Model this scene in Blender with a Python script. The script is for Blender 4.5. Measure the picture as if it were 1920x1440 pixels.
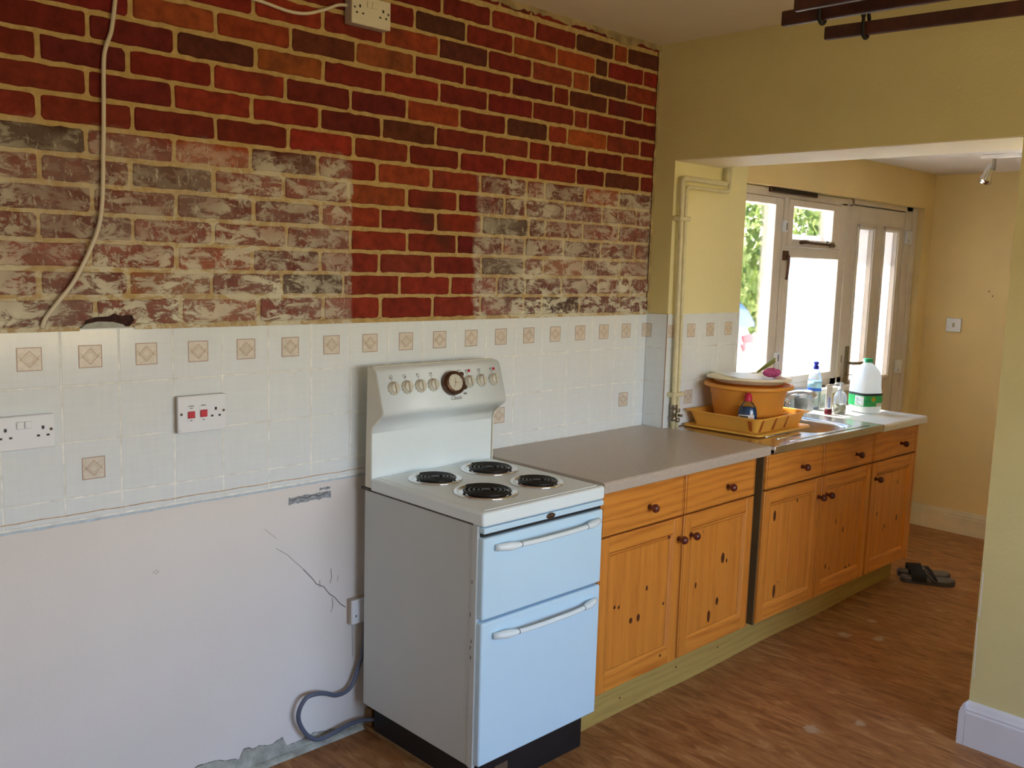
import bpy, bmesh, math, random
from mathutils import Vector, Matrix, Euler
R = random.Random(7)
sc = bpy.context.scene
for o in list(bpy.data.objects): bpy.data.objects.remove(o)
COL = sc.collection
PI = math.pi

# ---------------------------------------------------------------- camera
FPX = 1745.8
yaw, pitch, roll = 0.7921, -0.1295, 0.0289
cam_d = bpy.data.cameras.new('camera'); cam = bpy.data.objects.new('camera', cam_d); COL.objects.link(cam)
cam_d.sensor_width = 36; cam_d.lens = FPX / 1920 * 36; cam_d.clip_start = .02; cam_d.clip_end = 200
fw = Vector((math.cos(pitch)*math.cos(yaw), math.cos(pitch)*math.sin(yaw), math.sin(pitch)))
rt = fw.cross(Vector((0, 0, 1))).normalized(); up = rt.cross(fw)
r2 = rt*math.cos(roll) + up*math.sin(roll); u2 = -rt*math.sin(roll) + up*math.cos(roll)
M3 = Matrix((r2, u2, -fw)).transposed()
cam.matrix_world = Matrix.Translation((-.7722, -2.5278, 1.6212)) @ M3.to_4x4()
sc.camera = cam

# ---------------------------------------------------------------- light
vs = sc.view_settings
vs.view_transform = 'Standard'; vs.look = 'None'; vs.gamma = 1.0; vs.exposure = 3.75
try: vs.use_curve_mapping = False
except Exception: pass
cy = sc.cycles
cy.use_denoising = True
cy.max_bounces = 9; cy.diffuse_bounces = 6; cy.glossy_bounces = 5; cy.transmission_bounces = 8; cy.transparent_max_bounces = 12
cy.caustics_refractive = False; cy.caustics_reflective = True; cy.blur_glossy = 1.0
cy.sample_clamp_indirect = 6.0

w = bpy.data.worlds.new('sky'); sc.world = w; w.use_nodes = True
nt = w.node_tree; nt.nodes.clear()
wo = nt.nodes.new('ShaderNodeOutputWorld'); bg = nt.nodes.new('ShaderNodeBackground')
tc = nt.nodes.new('ShaderNodeTexCoord'); sx = nt.nodes.new('ShaderNodeSeparateXYZ'); mr = nt.nodes.new('ShaderNodeMapRange')
cr = nt.nodes.new('ShaderNodeValToRGB')
nt.links.new(tc.outputs['Generated'], sx.inputs[0]); nt.links.new(sx.outputs['Z'], mr.inputs[0])
mr.inputs[1].default_value = -1; mr.inputs[2].default_value = 1
e = cr.color_ramp.elements
e[0].position = 0; e[0].color = (.36, .28, .145, 1)          # sunlit ground and lawns below the horizon
e[1].position = 1; e[1].color = (.30, .56, 1.15, 1)
for p, c in ((.485, (.48, .37, .19, 1)), (.515, (.86, .82, .70, 1)), (.60, (.66, .80, 1.0, 1)), (.75, (.38, .66, 1.15, 1))):
    k = e.new(p); k.color = c
nt.links.new(mr.outputs[0], cr.inputs[0]); nt.links.new(cr.outputs[0], bg.inputs[0]); nt.links.new(bg.outputs[0], wo.inputs[0])
bg.inputs[1].default_value = 1.0

sun_d = bpy.data.lights.new('sun', 'SUN'); sun = bpy.data.objects.new('sun', sun_d); COL.objects.link(sun)
sun_d.energy = 10.0; sun_d.angle = math.radians(.6); sun_d.color = (1, .94, .84)
SD = Vector((-.13*math.cos(math.radians(60)), -.991*math.cos(math.radians(60)), -math.sin(math.radians(60)))).normalized()
sun.rotation_euler = SD.to_track_quat('-Z', 'Y').to_euler()

def portal(name, loc, rot, sx_, sy_):
    d = bpy.data.lights.new(name, 'AREA'); d.shape = 'RECTANGLE'; d.size = sx_; d.size_y = sy_
    d.cycles.is_portal = True
    o = bpy.data.objects.new(name, d); COL.objects.link(o); o.location = loc; o.rotation_euler = rot
RW = (-.3, 2.15, .85, 2.12)    # window behind the camera (x0,x1,z0,z1)
portal('rear_window_daylight', ((RW[0]+RW[1])/2, -4.42, (RW[2]+RW[3])/2), (PI/2, 0, 0), RW[1]-RW[0], RW[3]-RW[2])
portal('kitchen_window_daylight', (4.15, .12, 1.5), (-PI/2, 0, 0), 2.1, 1.1)

# ---------------------------------------------------------------- mesh builder
class MB:
    def __init__(s): s.bm = bmesh.new(); s.col = None
    def face(s, pts, mi=0, sm=False):
        vs_ = [s.bm.verts.new(p) for p in pts]
        try: f = s.bm.faces.new(vs_)
        except ValueError: return None
        f.material_index = mi; f.smooth = sm; return f
    def box(s, x0, x1, y0, y1, z0, z1, mi=0, bev=0, seg=1, M=None):
        if x1 < x0: x0, x1 = x1, x0
        if y1 < y0: y0, y1 = y1, y0
        if z1 < z0: z0, z1 = z1, z0
        r = bmesh.ops.create_cube(s.bm, size=1)['verts']
        for v in r: v.co = Vector(((x0+x1)/2+v.co.x*(x1-x0), (y0+y1)/2+v.co.y*(y1-y0), (z0+z1)/2+v.co.z*(z1-z0)))
        fs = list({f for v in r for f in v.link_faces})
        for f in fs: f.material_index = mi
        vv = r
        if bev > 0:
            bev = min(bev, .45*min(x1-x0, y1-y0, z1-z0))
            es = list({e_ for v in r for e_ in v.link_edges})
            g = bmesh.ops.bevel(s.bm, geom=es, offset=bev, segments=seg, profile=.5, affect='EDGES', clamp_overlap=True)
            vv = list({v for f in g['faces'] for v in f.verts} | {v for v in r if v.is_valid})
            for v in vv:
                for f in v.link_faces: f.material_index = mi
            if seg > 1:
                for f in g['faces']: f.smooth = True
        if M is not None:
            for v in vv: v.co = M @ v.co
        return vv
    def prism(s, prof, ax, a, b, mi=0, sm=False, cap=True):
        """prof: 2D closed profile; ax 'x','y','z' extrude axis between a and b"""
        def P(u, v, t):
            return {'x': (t, u, v), 'y': (u, t, v), 'z': (u, v, t)}[ax]
        A = [s.bm.verts.new(P(u, v, a)) for u, v in prof]; B = [s.bm.verts.new(P(u, v, b)) for u, v in prof]
        n = len(prof)
        for i in range(n):
            f = s.bm.faces.new((A[i], A[(i+1) % n], B[(i+1) % n], B[i])); f.material_index = mi; f.smooth = sm
        if cap:
            for L in (list(reversed(A)), B):
                f = s.bm.faces.new(L); f.material_index = mi
    def lathe(s, prof, c, mi=0, n=24, sm=True, sxy=(1, 1), rot=None, ax='z', rad=None):
        """prof: list of (r,z) ; c centre ; optional rad(angle) multiplier"""
        rings = []
        for r_, z in prof:
            ring = []
            for k in range(n):
                a = 2*PI*k/n; m = rad(a) if rad else 1
                p = Vector((r_*m*sxy[0]*math.cos(a), r_*m*sxy[1]*math.sin(a), z))
                if ax == 'y': p = Vector((p.x, -p.z, p.y))
                if ax == 'x': p = Vector((-p.z, p.x, p.y))
                if rot is not None: p = rot @ p
                ring.append(s.bm.verts.new(p+Vector(c)))
            rings.append(ring)
        for i in range(len(rings)-1):
            for k in range(n):
                f = s.bm.faces.new((rings[i][k], rings[i][(k+1) % n], rings[i+1][(k+1) % n], rings[i+1][k]))
                f.material_index = mi; f.smooth = sm
        for ring, rv in ((rings[0], prof[0][0]), (rings[-1], prof[-1][0])):
            if rv > 1e-5:
                try: f = s.bm.faces.new(ring); f.material_index = mi
                except ValueError: pass
        return rings
    def tube(s, pts, r, mi=0, n=10, closed=False, cap=True):
        pts = [Vector(p) for p in pts]; N = len(pts)
        rr = r if isinstance(r, (list, tuple)) else [r]*N
        rings = []; prev = None
        for i, p in enumerate(pts):
            if closed: t = (pts[(i+1) % N]-pts[i-1]).normalized()
            else: t = (pts[min(i+1, N-1)]-pts[max(i-1, 0)]).normalized()
            if prev is None:
                a = Vector((0, 0, 1)) if abs(t.z) < .9 else Vector((1, 0, 0))
                u = t.cross(a).normalized()
            else:
                u = (prev-t*prev.dot(t)).normalized()
            prev = u; v_ = t.cross(u)
            rings.append([s.bm.verts.new(p+(u*math.cos(2*PI*k/n)+v_*math.sin(2*PI*k/n))*rr[i]) for k in range(n)])
        m = N if closed else N-1
        for i in range(m):
            A, B = rings[i], rings[(i+1) % N]
            for k in range(n):
                f = s.bm.faces.new((A[k], A[(k+1) % n], B[(k+1) % n], B[k])); f.smooth = True; f.material_index = mi
        if cap and not closed:
            for L in (rings[0][::-1], rings[-1]):
                f = s.bm.faces.new(L); f.material_index = mi
    def ribbon(s, pts, wd, nrm, mi=0, closed=False):
        """flat line of width wd through 3D pts lying in a plane with normal nrm"""
        pts = [Vector(p) for p in pts]; nrm = Vector(nrm); N = len(pts); L = []
        for i, p in enumerate(pts):
            if closed: t = (pts[(i+1) % N]-pts[i-1])
            else: t = (pts[min(i+1, N-1)]-pts[max(i-1, 0)])
            d = nrm.cross(t).normalized()*wd/2*(1.3 if closed else 1)
            L.append((s.bm.verts.new(p-d), s.bm.verts.new(p+d)))
        for i in range(N if closed else N-1):
            a, b = L[i], L[(i+1) % N]
            f = s.bm.faces.new((a[0], b[0], b[1], a[1])); f.material_index = mi

def catmull(pts, k=6):
    P = [Vector(p) for p in pts]; P = [P[0]*2-P[1]]+P+[P[-1]*2-P[-2]]; out = []
    for i in range(1, len(P)-2):
        for j in range(k):
            t = j/k; a, b, c, d = P[i-1], P[i], P[i+1], P[i+2]
            out.append(.5*((2*b)+(c-a)*t+(2*a-5*b+4*c-d)*t*t+(3*b-a-3*c+d)*t**3))
    out.append(P[-2]); return out

def tag(o, label=None, cat=None, group=None, kind=None):
    if label: o['label'] = label
    if cat: o['category'] = cat
    if group: o['group'] = group
    if kind: o['kind'] = kind
    return o
def empty(name, loc, label=None, cat=None, group=None, rot=(0, 0, 0)):
    o = bpy.data.objects.new(name, None); COL.objects.link(o); o.location = loc; o.rotation_euler = rot
    o.empty_display_size = .05
    return tag(o, label, cat, group)
BASE = {}
def obj(name, mb, mats, parent=None, base=None, rot=None):
    """mesh built in world coordinates -> object; a child is expressed relative to its (unrotated) parent base"""
    if not isinstance(mats, (list, tuple)): mats = [mats]
    b = Vector(base) if base is not None else (Vector(0*Vector((1, 1, 1))) if parent is None else None)
    if parent is not None:
        pb = BASE.get(parent.name, Vector(parent.location))
        b = pb.copy() if b is None else b
    me = bpy.data.meshes.new(name)
    bmesh.ops.translate(mb.bm, verts=mb.bm.verts, vec=-b)
    bmesh.ops.recalc_face_normals(mb.bm, faces=mb.bm.faces)
    mb.bm.to_mesh(me); mb.bm.free()
    for m in mats: me.materials.append(m)
    o = bpy.data.objects.new(name, me); COL.objects.link(o)
    if parent is not None:
        o.parent = parent; o.location = b-pb
    else: o.location = b
    BASE[o.name] = b
    if rot is not None: o.rotation_euler = rot
    return o
def struct(name, mb, mats, parent=None, base=None):
    o = obj(name, mb, mats, parent, base)
    if parent is None: o['kind'] = 'structure'
    return o
def text_into(mb, s, size, M, mi=0, shear=0, ext=.0004):
    cu = bpy.data.curves.new('t', 'FONT'); cu.body = s; cu.size = size; cu.extrude = ext; cu.shear = shear
    cu.align_x = 'CENTER'; cu.align_y = 'CENTER'
    o = bpy.data.objects.new('t', cu); COL.objects.link(o)
    dg = bpy.context.evaluated_depsgraph_get(); me = bpy.data.meshes.new_from_object(o.evaluated_get(dg))
    n0 = len(mb.bm.verts); nf = len(mb.bm.faces)
    mb.bm.from_mesh(me); mb.bm.verts.ensure_lookup_table(); mb.bm.faces.ensure_lookup_table()
    for v in mb.bm.verts[n0:]: v.co = M @ v.co
    for f in mb.bm.faces[nf:]: f.material_index = mi
    bpy.data.objects.remove(o); bpy.data.curves.remove(cu); bpy.data.meshes.remove(me)
FRONT = lambda x, y, z: Matrix.Translation((x, y, z)) @ Matrix.Rotation(PI/2, 4, 'X')    # text that faces -y

# ---------------------------------------------------------------- materials
def newmat(name):
    m = bpy.data.materials.new(name); m.use_nodes = True
    n = m.node_tree; b = n.nodes['Principled BSDF']; return m, n, b
def noise(n, scale, detail=4, rough=.55, dist=0, vec=None, st=None):
    t = n.nodes.new('ShaderNodeTexNoise'); t.inputs['Scale'].default_value = scale; t.inputs['Detail'].default_value = detail
    t.inputs['Roughness'].default_value = rough; t.inputs['Distortion'].default_value = dist
    c = n.nodes.new('ShaderNodeTexCoord')
    if st is not None:
        mp = n.nodes.new('ShaderNodeMapping'); mp.inputs['Scale'].default_value = st
        n.links.new(c.outputs['Object'], mp.inputs[0]); n.links.new(mp.outputs[0], t.inputs['Vector'])
    else: n.links.new(vec if vec is not None else c.outputs['Object'], t.inputs['Vector'])
    return t
def ramp(n, src, stops):
    r_ = n.nodes.new('ShaderNodeValToRGB'); el = r_.color_ramp.elements
    el[0].position, el[0].color = stops[0][0], (*stops[0][1], 1); el[1].position, el[1].color = stops[-1][0], (*stops[-1][1], 1)
    for p, c in stops[1:-1]: el.new(p).color = (*c, 1)
    n.links.new(src, r_.inputs[0]); return r_
def math_(n, op, a, b=None, clamp=False):
    m = n.nodes.new('ShaderNodeMath'); m.operation = op; m.use_clamp = clamp
    for i, v in enumerate((a, b)):
        if v is None: continue
        if isinstance(v, (int, float)): m.inputs[i].default_value = v
        else: n.links.new(v, m.inputs[i])
    return m.outputs[0]
def mixc(n, f, a, b):
    m = n.nodes.new('ShaderNodeMix'); m.data_type = 'RGBA'
    for i, v in ((0, f), (6, a), (7, b)):
        if isinstance(v, (int, float)): m.inputs[i].default_value = v
        elif isinstance(v, tuple): m.inputs[i].default_value = (*v, 1)
        else: n.links.new(v, m.inputs[i])
    return m.outputs[2]
def bump(n, b, src, st=.2, d=.01):
    bp_ = n.nodes.new('ShaderNodeBump'); bp_.inputs['Strength'].default_value = st; bp_.inputs['Distance'].default_value = d
    n.links.new(src, bp_.inputs['Height']); n.links.new(bp_.outputs[0], b.inputs['Normal'])
def plain(name, col, rough=.5, metal=0, var=.06, vs_=8, bmp=0, bs=60, spec=.5, coat=0, trans=0, ior=1.45, sub=0):
    m, n, b = newmat(name)
    t = noise(n, vs_, 3)
    lo = tuple(max(0, c*(1-var)) for c in col); hi = tuple(min(1, c*(1+var)) for c in col)
    r_ = ramp(n, t.outputs[0], [(.3, lo), (.7, hi)]); n.links.new(r_.outputs[0], b.inputs['Base Color'])
    b.inputs['Roughness'].default_value = rough; b.inputs['Metallic'].default_value = metal
    b.inputs['Specular IOR Level'].default_value = spec; b.inputs['Coat Weight'].default_value = coat
    b.inputs['Transmission Weight'].default_value = trans; b.inputs['IOR'].default_value = ior
    if bmp: bump(n, b, noise(n, bs, 4).outputs[0], bmp, .004)
    return m
def clear(name, col=(1, 1, 1), refl=.08, rough=.02, alpha=.0):
    """thin clear plastic or glass: transparent with a glossy film; alpha adds a milky share"""
    m, n, b = newmat(name); n.nodes.remove(b); out = n.nodes['Material Output']
    tr = n.nodes.new('ShaderNodeBsdfTransparent'); tr.inputs[0].default_value = (*col, 1)
    gl = n.nodes.new('ShaderNodeBsdfGlossy'); gl.inputs['Roughness'].default_value = rough
    fr = n.nodes.new('ShaderNodeFresnel'); fr.inputs[0].default_value = 1.45
    tn = noise(n, 30, 2); f = math_(n, 'ADD', math_(n, 'MULTIPLY', fr.outputs[0], .9), math_(n, 'MULTIPLY', tn.outputs[0], refl), True)
    mx = n.nodes.new('ShaderNodeMixShader'); n.links.new(f, mx.inputs[0]); n.links.new(tr.outputs[0], mx.inputs[1]); n.links.new(gl.outputs[0], mx.inputs[2])
    last = mx
    if alpha:
        d = n.nodes.new('ShaderNodeBsdfTranslucent'); d.inputs[0].default_value = (*[min(1, c*.9+.05) for c in col], 1)
        m2 = n.nodes.new('ShaderNodeMixShader'); m2.inputs[0].default_value = alpha
        n.links.new(mx.outputs[0], m2.inputs[1]); n.links.new(d.outputs[0], m2.inputs[2]); last = m2
    n.links.new(last.outputs[0], out.inputs[0]); return m

M = {}
M['room_white'] = plain('white_emulsion', (.80, .77, .70), .8, var=.03)
M['cream_wall'] = plain('cream_wall_paint', (.68, .60, .29), .75, var=.05, vs_=2.5, bmp=.35, bs=70, spec=.25)
M['yellow_wall'] = plain('yellow_wall_paint', (.82, .66, .34), .75, var=.04, vs_=2, bmp=.3, bs=60, spec=.25)
M['ceiling'] = plain('ceiling_paint', (.76, .68, .52), .8, var=.03, vs_=3, bmp=.3, bs=40, spec=.2)
M['ceiling_white'] = plain('white_ceiling_paint', (.78, .74, .70), .8, var=.03, vs_=3, spec=.2)
M['soffit'] = plain('soffit_paint', (.86, .78, .62), .6, var=.03, vs_=3, spec=.3)
M['gloss_white'] = plain('white_gloss_paint', (.80, .77, .74), .35, var=.04, vs_=6)
M['frame_white'] = plain('window_frame_paint', (.70, .65, .60), .4, var=.05, vs_=7)
M['skirt_dirty'] = plain('cream_skirting_paint', (.66, .60, .42), .45, var=.08, vs_=7)
M['white_plastic'] = plain('white_plastic', (.79, .84, .92), .35, var=.02)
M['old_plastic'] = plain('aged_white_plastic', (.66, .62, .48), .4, var=.05)
M['box_side'] = plain('socket_box_plastic', (.46, .40, .34), .5, var=.05)
M['black'] = plain('black_plastic', (.012, .012, .014), .45, var=.2)
M['dark'] = plain('dark_void', (.015, .012, .01), .8, var=.3)
M['red'] = plain('red_rocker_plastic', (.55, .03, .06), .35, var=.05)
M['chrome'] = plain('chrome', (.78, .78, .80), .12, 1, var=.04)
M['steel'] = plain('stainless_steel', (.62, .61, .60), .24, 1, var=.06, vs_=25)
M['dull_metal'] = plain('dull_grey_metal', (.30, .27, .22), .4, .9, var=.2, vs_=60)
M['bronze'] = plain('bronze_metal', (.13, .07, .045), .35, .8, var=.25, vs_=60)
M['iron'] = plain('black_iron', (.010, .009, .009), .8, .0, var=.3, vs_=40)
M['enamel'] = plain('white_enamel', (.80, .90, .95), .42, var=.015, coat=.05)
M['enamel_skylit'] = plain('white_enamel_sky_tint', (.58, .80, .97), .2, var=.012, coat=.15)  # blue skylight painted into the white enamel of doors and fascia
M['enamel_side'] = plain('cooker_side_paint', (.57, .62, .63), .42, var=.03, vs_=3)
M['casing'] = plain('beige_casing_paint', (.74, .73, .64), .45, var=.03)
M['knob_cream'] = plain('cream_knob_plastic', (.66, .65, .56), .3, var=.03)
M['coil'] = plain('black_coil_enamel', (.012, .012, .013), .38, .2, var=.3, vs_=60)
M['worktop_white'] = plain('white_worktop_laminate', (.72, .72, .68), .25, var=.04, vs_=18)
M['copper_cream'] = plain('cream_painted_pipe', (.70, .65, .42), .35, var=.10, vs_=20)
M['cable_white'] = plain('white_cable_sheath', (.66, .60, .47), .45, var=.06)
M['cable_grey'] = plain('grey_cable_sheath', (.11, .13, .19), .4, var=.1)
def glow(name, col, rough, sh):
    m, n, b = newmat(name); b.inputs['Base Color'].default_value = (*col, 1); b.inputs['Roughness'].default_value = rough
    t = noise(n, 6, 2); r_ = ramp(n, t.outputs[0], [(.3, tuple(c*.95 for c in col)), (.7, col)]); n.links.new(r_.outputs[0], b.inputs['Base Color'])
    tl = n.nodes.new('ShaderNodeBsdfTranslucent'); n.links.new(r_.outputs[0], tl.inputs[0]); mx = n.nodes.new('ShaderNodeMixShader'); mx.inputs[0].default_value = sh
    n.links.new(b.outputs[0], mx.inputs[1]); n.links.new(tl.outputs[0], mx.inputs[2]); n.links.new(mx.outputs[0], n.nodes['Material Output'].inputs[0]); return m
M['tray'] = glow('yellow_orange_plastic', (1.0, .62, .12), .35, .35)
M['basin'] = glow('orange_plastic', (1.0, .50, .085), .33, .30)
M['milk'] = glow('translucent_white_polythene', (.95, .96, .96), .3, .45)
M['cream_plastic'] = plain('cream_plastic', (.92, .86, .64), .35, var=.03)
M['knob_wood'] = plain('dark_red_wood', (.115, .022, .014), .22, var=.25, vs_=40, coat=.5)
M['green'] = plain('green_plastic', (.03, .42, .16), .35, var=.06)
M['label_green'] = plain('green_label', (.05, .50, .15), .4, var=.15, vs_=50)
M['olive'] = plain('olive_green_plastic', (.22, .26, .06), .4, var=.1)
M['pink'] = plain('pink_sponge', (.62, .11, .34), .85, var=.35, vs_=90, bmp=1, bs=120)
M['darkgrey'] = plain('charcoal_band', (.05, .06, .055), .5, var=.1)
M['label_white'] = plain('white_paper_label', (.80, .82, .84), .5, var=.04, vs_=60)
M['label_yellow'] = plain('yellow_print', (.85, .62, .02), .5, var=.05)
M['blue_cap'] = plain('blue_plastic', (.02, .03, .42), .35, var=.1)
M['blue_label'] = plain('blue_label', (.05, .18, .75), .4, var=.1)
M['sky_label'] = plain('pale_blue_label', (.38, .68, .85), .4, var=.2, vs_=40)
M['red_cap'] = plain('red_cap_plastic', (.60, .02, .07), .35, var=.1)
M['maroon'] = plain('maroon_cap_plastic', (.14, .012, .02), .3, var=.1)
M['blue_liquid'] = plain('dark_blue_liquid', (.006, .06, .20), .25, var=.1, coat=.2)
M['soap_liquid'] = plain('cream_soap', (.74, .72, .54), .3, var=.05)
M['rubber'] = plain('grey_rubber_sole', (.085, .075, .075), .7, var=.15, vs_=30)
M['insole'] = plain('grey_insole', (.17, .15, .145), .8, var=.2, vs_=30)
M['strap'] = plain('black_webbing', (.012, .012, .014), .75, var=.3, vs_=60)
M['slat'] = plain('dark_stained_slat', (.058, .017, .010), .4, var=.4, vs_=14)
M['filler'] = plain('grey_plaster_repair', (.40, .42, .38), .85, var=.35, vs_=22, bmp=.8, bs=60)
M['adhesive'] = plain('grey_adhesive_residue', (.30, .33, .37), .8, var=.35, vs_=70)
M['grout_dirty'] = plain('orange_stained_grout', (.55, .40, .26), .8, var=.3, vs_=60)
M['bluestrip'] = plain('pale_blue_adhesive_edge', (.50, .60, .68), .6, var=.15, vs_=40)
M['crack'] = plain('dark_crack', (.10, .085, .08), .9, var=.4, vs_=90)
M['grease'] = plain('faint_scuff', (.50, .46, .43), .8, var=.2, vs_=40)
M['concrete'] = plain('outdoor_concrete', (.74, .71, .66), .85, var=.1, vs_=3)
M['render_white'] = plain('white_render', (.85, .85, .84), .8, var=.03, vs_=5, bmp=.4, bs=50)
M['pebble'] = plain('pebble_dash', (.66, .58, .56), .9, var=.3, vs_=120, bmp=1, bs=180)
M['car_white'] = plain('white_car_paint', (.85, .85, .86), .25, var=.01, coat=.6)
M['car_glass'] = plain('blue_tinted_car_glass', (.03, .12, .36), .12, var=.1, vs_=12, coat=1)
M['car_red'] = plain('red_lamp_lens', (.60, .03, .06), .2, var=.15, vs_=30, coat=.8)
M['tyre'] = plain('tyre_rubber', (.02, .02, .02), .8)
M['bark'] = plain('brown_bark', (.10, .07, .04), .9, var=.3, vs_=20)
M['glass'] = clear('window_glass', (.97, .98, .98), .03, .0)
M['clear_plastic'] = clear('clear_plastic', (.90, .93, .95), .25, .06, .10)
M['clear_glass'] = clear('clear_drinking_glass', (.96, .97, .98), .12, .03, .03)
M['clear_bottle'] = clear('clear_soap_bottle', (.86, .90, .96), .2, .06, .18)
M['pale_label'] = clear('pale_printed_film', (.75, .78, .9), .2, .2, .45)

def build_special():
    # plaster of the lower wall: pinkish white with soft stains
    m, n, b = newmat('white_plaster_paint')
    a = noise(n, 1.6, 3); s2 = noise(n, 55, 3); sp = noise(n, 28, 2, .6)
    base = ramp(n, a.outputs[0], [(.3, (.74, .71, .70)), (.7, (.80, .78, .77))])
    spk = ramp(n, sp.outputs[0], [(.235, (.45, .38, .33)), (.255, (1, 1, 1))])
    mm = n.nodes.new('ShaderNodeMix'); mm.data_type = 'RGBA'; mm.blend_type = 'MULTIPLY'; mm.inputs[0].default_value = .8
    n.links.new(base.outputs[0], mm.inputs[6]); n.links.new(spk.outputs[0], mm.inputs[7])
    n.links.new(mm.outputs[2], b.inputs['Base Color']); b.inputs['Roughness'].default_value = .7; b.inputs['Specular IOR Level'].default_value = .25
    bump(n, b, s2.outputs[0], .25, .003); M['plaster'] = m
    # glazed tile: faint vertical linen streaks, slightly wavy glaze
    m, n, b = newmat('white_glazed_tile')
    a = noise(n, 1, 3, .6, 0, None, (90, 90, 9)); a2 = noise(n, 1, 3, .6, 0, None, (9, 9, 90))
    s_ = math_(n, 'ADD', math_(n, 'MULTIPLY', a.outputs[0], .5), math_(n, 'MULTIPLY', a2.outputs[0], .5))
    c = ramp(n, s_, [(.25, (.73, .795, .845)), (.75, (.80, .865, .91))]); n.links.new(c.outputs[0], b.inputs['Base Color'])
    b.inputs['Roughness'].default_value = .13; bump(n, b, noise(n, 9, 2).outputs[0], .10, .004); M['tile'] = m
    M['grout'] = plain('cream_grout', (.82, .85, .84), .8, var=.15, vs_=30)
    M['decal'] = plain('pale_pink_motif_ground', (.72, .67, .60), .25, var=.08, vs_=60)
    M['decal_line'] = plain('rust_pink_motif_line', (.42, .27, .21), .3, var=.1)
    M['decal_tan'] = plain('tan_motif_line', (.55, .44, .30), .3, var=.1)
    # speckled beige worktop
    m, n, b = newmat('speckled_beige_laminate')
    a = noise(n, 420, 2, .7); c = ramp(n, a.outputs[0], [(.36, (.36, .30, .24)), (.5, (.50, .43, .37)), (.64, (.59, .52, .45))])
    n.links.new(c.outputs[0], b.inputs['Base Color']); b.inputs['Roughness'].default_value = .34; M['laminate'] = m
    # floor vinyl
    m, n, b = newmat('brown_mottled_vinyl')
    tcn = n.nodes.new('ShaderNodeTexCoord'); mp = n.nodes.new('ShaderNodeMapping')
    mp.inputs['Rotation'].default_value = (0, 0, .10); mp.inputs['Scale'].default_value = (11, 2.6, 1)
    n.links.new(tcn.outputs['Object'], mp.inputs[0])
    t = n.nodes.new('ShaderNodeTexNoise'); t.inputs['Scale'].default_value = 2.4; t.inputs['Detail'].default_value = 9; t.inputs['Roughness'].default_value = .66; t.inputs['Distortion'].default_value = 1.1
    n.links.new(mp.outputs[0], t.inputs['Vector'])
    c = ramp(n, t.outputs[0], [(.30, (.17, .064, .022)), (.45, (.30, .125, .042)), (.56, (.385, .18, .066)), (.72, (.50, .30, .14))])
    sc_ = noise(n, 1.7, 6, .7); f = ramp(n, sc_.outputs[0], [(.69, (0, 0, 0)), (.74, (1, 1, 1))])
    col = mixc(n, math_(n, 'MULTIPLY', f.outputs[0], .35), c.outputs[0], (.55, .46, .38))
    fine = noise(n, 26, 5, .7)
    for (px_, py_, r_) in ((3.15, -.735, .075), (3.40, -.745, .05), (2.22, -1.07, .07), (2.40, -1.16, .05), (3.22, -.86, .06)):   # worn pale scuffs
        vd = n.nodes.new('ShaderNodeVectorMath'); vd.operation = 'DISTANCE'; n.links.new(tcn.outputs['Object'], vd.inputs[0]); vd.inputs[1].default_value = (px_, py_, 0)
        m1 = n.nodes.new('ShaderNodeMapRange'); n.links.new(vd.outputs['Value'], m1.inputs[0]); m1.inputs[1].default_value = r_; m1.inputs[2].default_value = r_*.15; m1.inputs[3].default_value = 0; m1.inputs[4].default_value = .62
        k_ = math_(n, 'ADD', m1.outputs[0], fine.outputs[0]); m2 = n.nodes.new('ShaderNodeMapRange'); n.links.new(k_, m2.inputs[0]); m2.inputs[1].default_value = .86; m2.inputs[2].default_value = 1.05; m2.inputs[4].default_value = .55
        col = mixc(n, m2.outputs[0], col, (.56, .50, .40))
    n.links.new(col, b.inputs['Base Color']); b.inputs['Roughness'].default_value = .48
    b.inputs['Specular IOR Level'].default_value = .35
    bump(n, b, noise(n, 35, 5).outputs[0], .12, .003); M['floor'] = m
    # pine, grain along an axis
    def pine(name, ax, light, dark, gloss=.3):
        m, n, b = newmat(name)
        tcn = n.nodes.new('ShaderNodeTexCoord'); mp = n.nodes.new('ShaderNodeMapping')
        sc3 = {'z': (1, 1, .09), 'x': (.09, 1, 1)}[ax]; mp.inputs['Scale'].default_value = sc3
        n.links.new(tcn.outputs['Object'], mp.inputs[0])
        wv = n.nodes.new('ShaderNodeTexWave'); wv.wave_type = 'BANDS'; wv.bands_direction = 'X' if ax == 'z' else 'Z'
        wv.inputs['Scale'].default_value = 9 if ax == 'x' else 5; wv.inputs['Distortion'].default_value = 12; wv.inputs['Detail'].default_value = 3
        wv.inputs['Detail Scale'].default_value = 1.3; wv.inputs['Detail Roughness'].default_value = .5
        n.links.new(mp.outputs[0], wv.inputs['Vector'])
        t = n.nodes.new('ShaderNodeTexNoise'); t.inputs['Scale'].default_value = 90; t.inputs['Detail'].default_value = 3
        n.links.new(mp.outputs[0], t.inputs['Vector'])
        big = noise(n, 5, 2)
        s_ = math_(n, 'ADD', math_(n, 'MULTIPLY', wv.outputs['Fac'], .42 if ax == 'x' else .22), math_(n, 'MULTIPLY', t.outputs[0], .58 if ax == 'x' else .78))
        mid = tuple((a_*.62+b_*.38) for a_, b_ in zip(light, dark))
        c = ramp(n, s_, [(.22, light), (.62, mid), (.90, dark)])
        col = mixc(n, math_(n, 'MULTIPLY', big.outputs[0], .35), c.outputs[0], mid)
        n.links.new(col, b.inputs['Base Color']); b.inputs['Roughness'].default_value = gloss
        b.inputs['Coat Weight'].default_value = .15; bump(n, b, s_, .08, .002)
        return m
    L, D = (.74, .29, .045), (.44, .115, .014)
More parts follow.
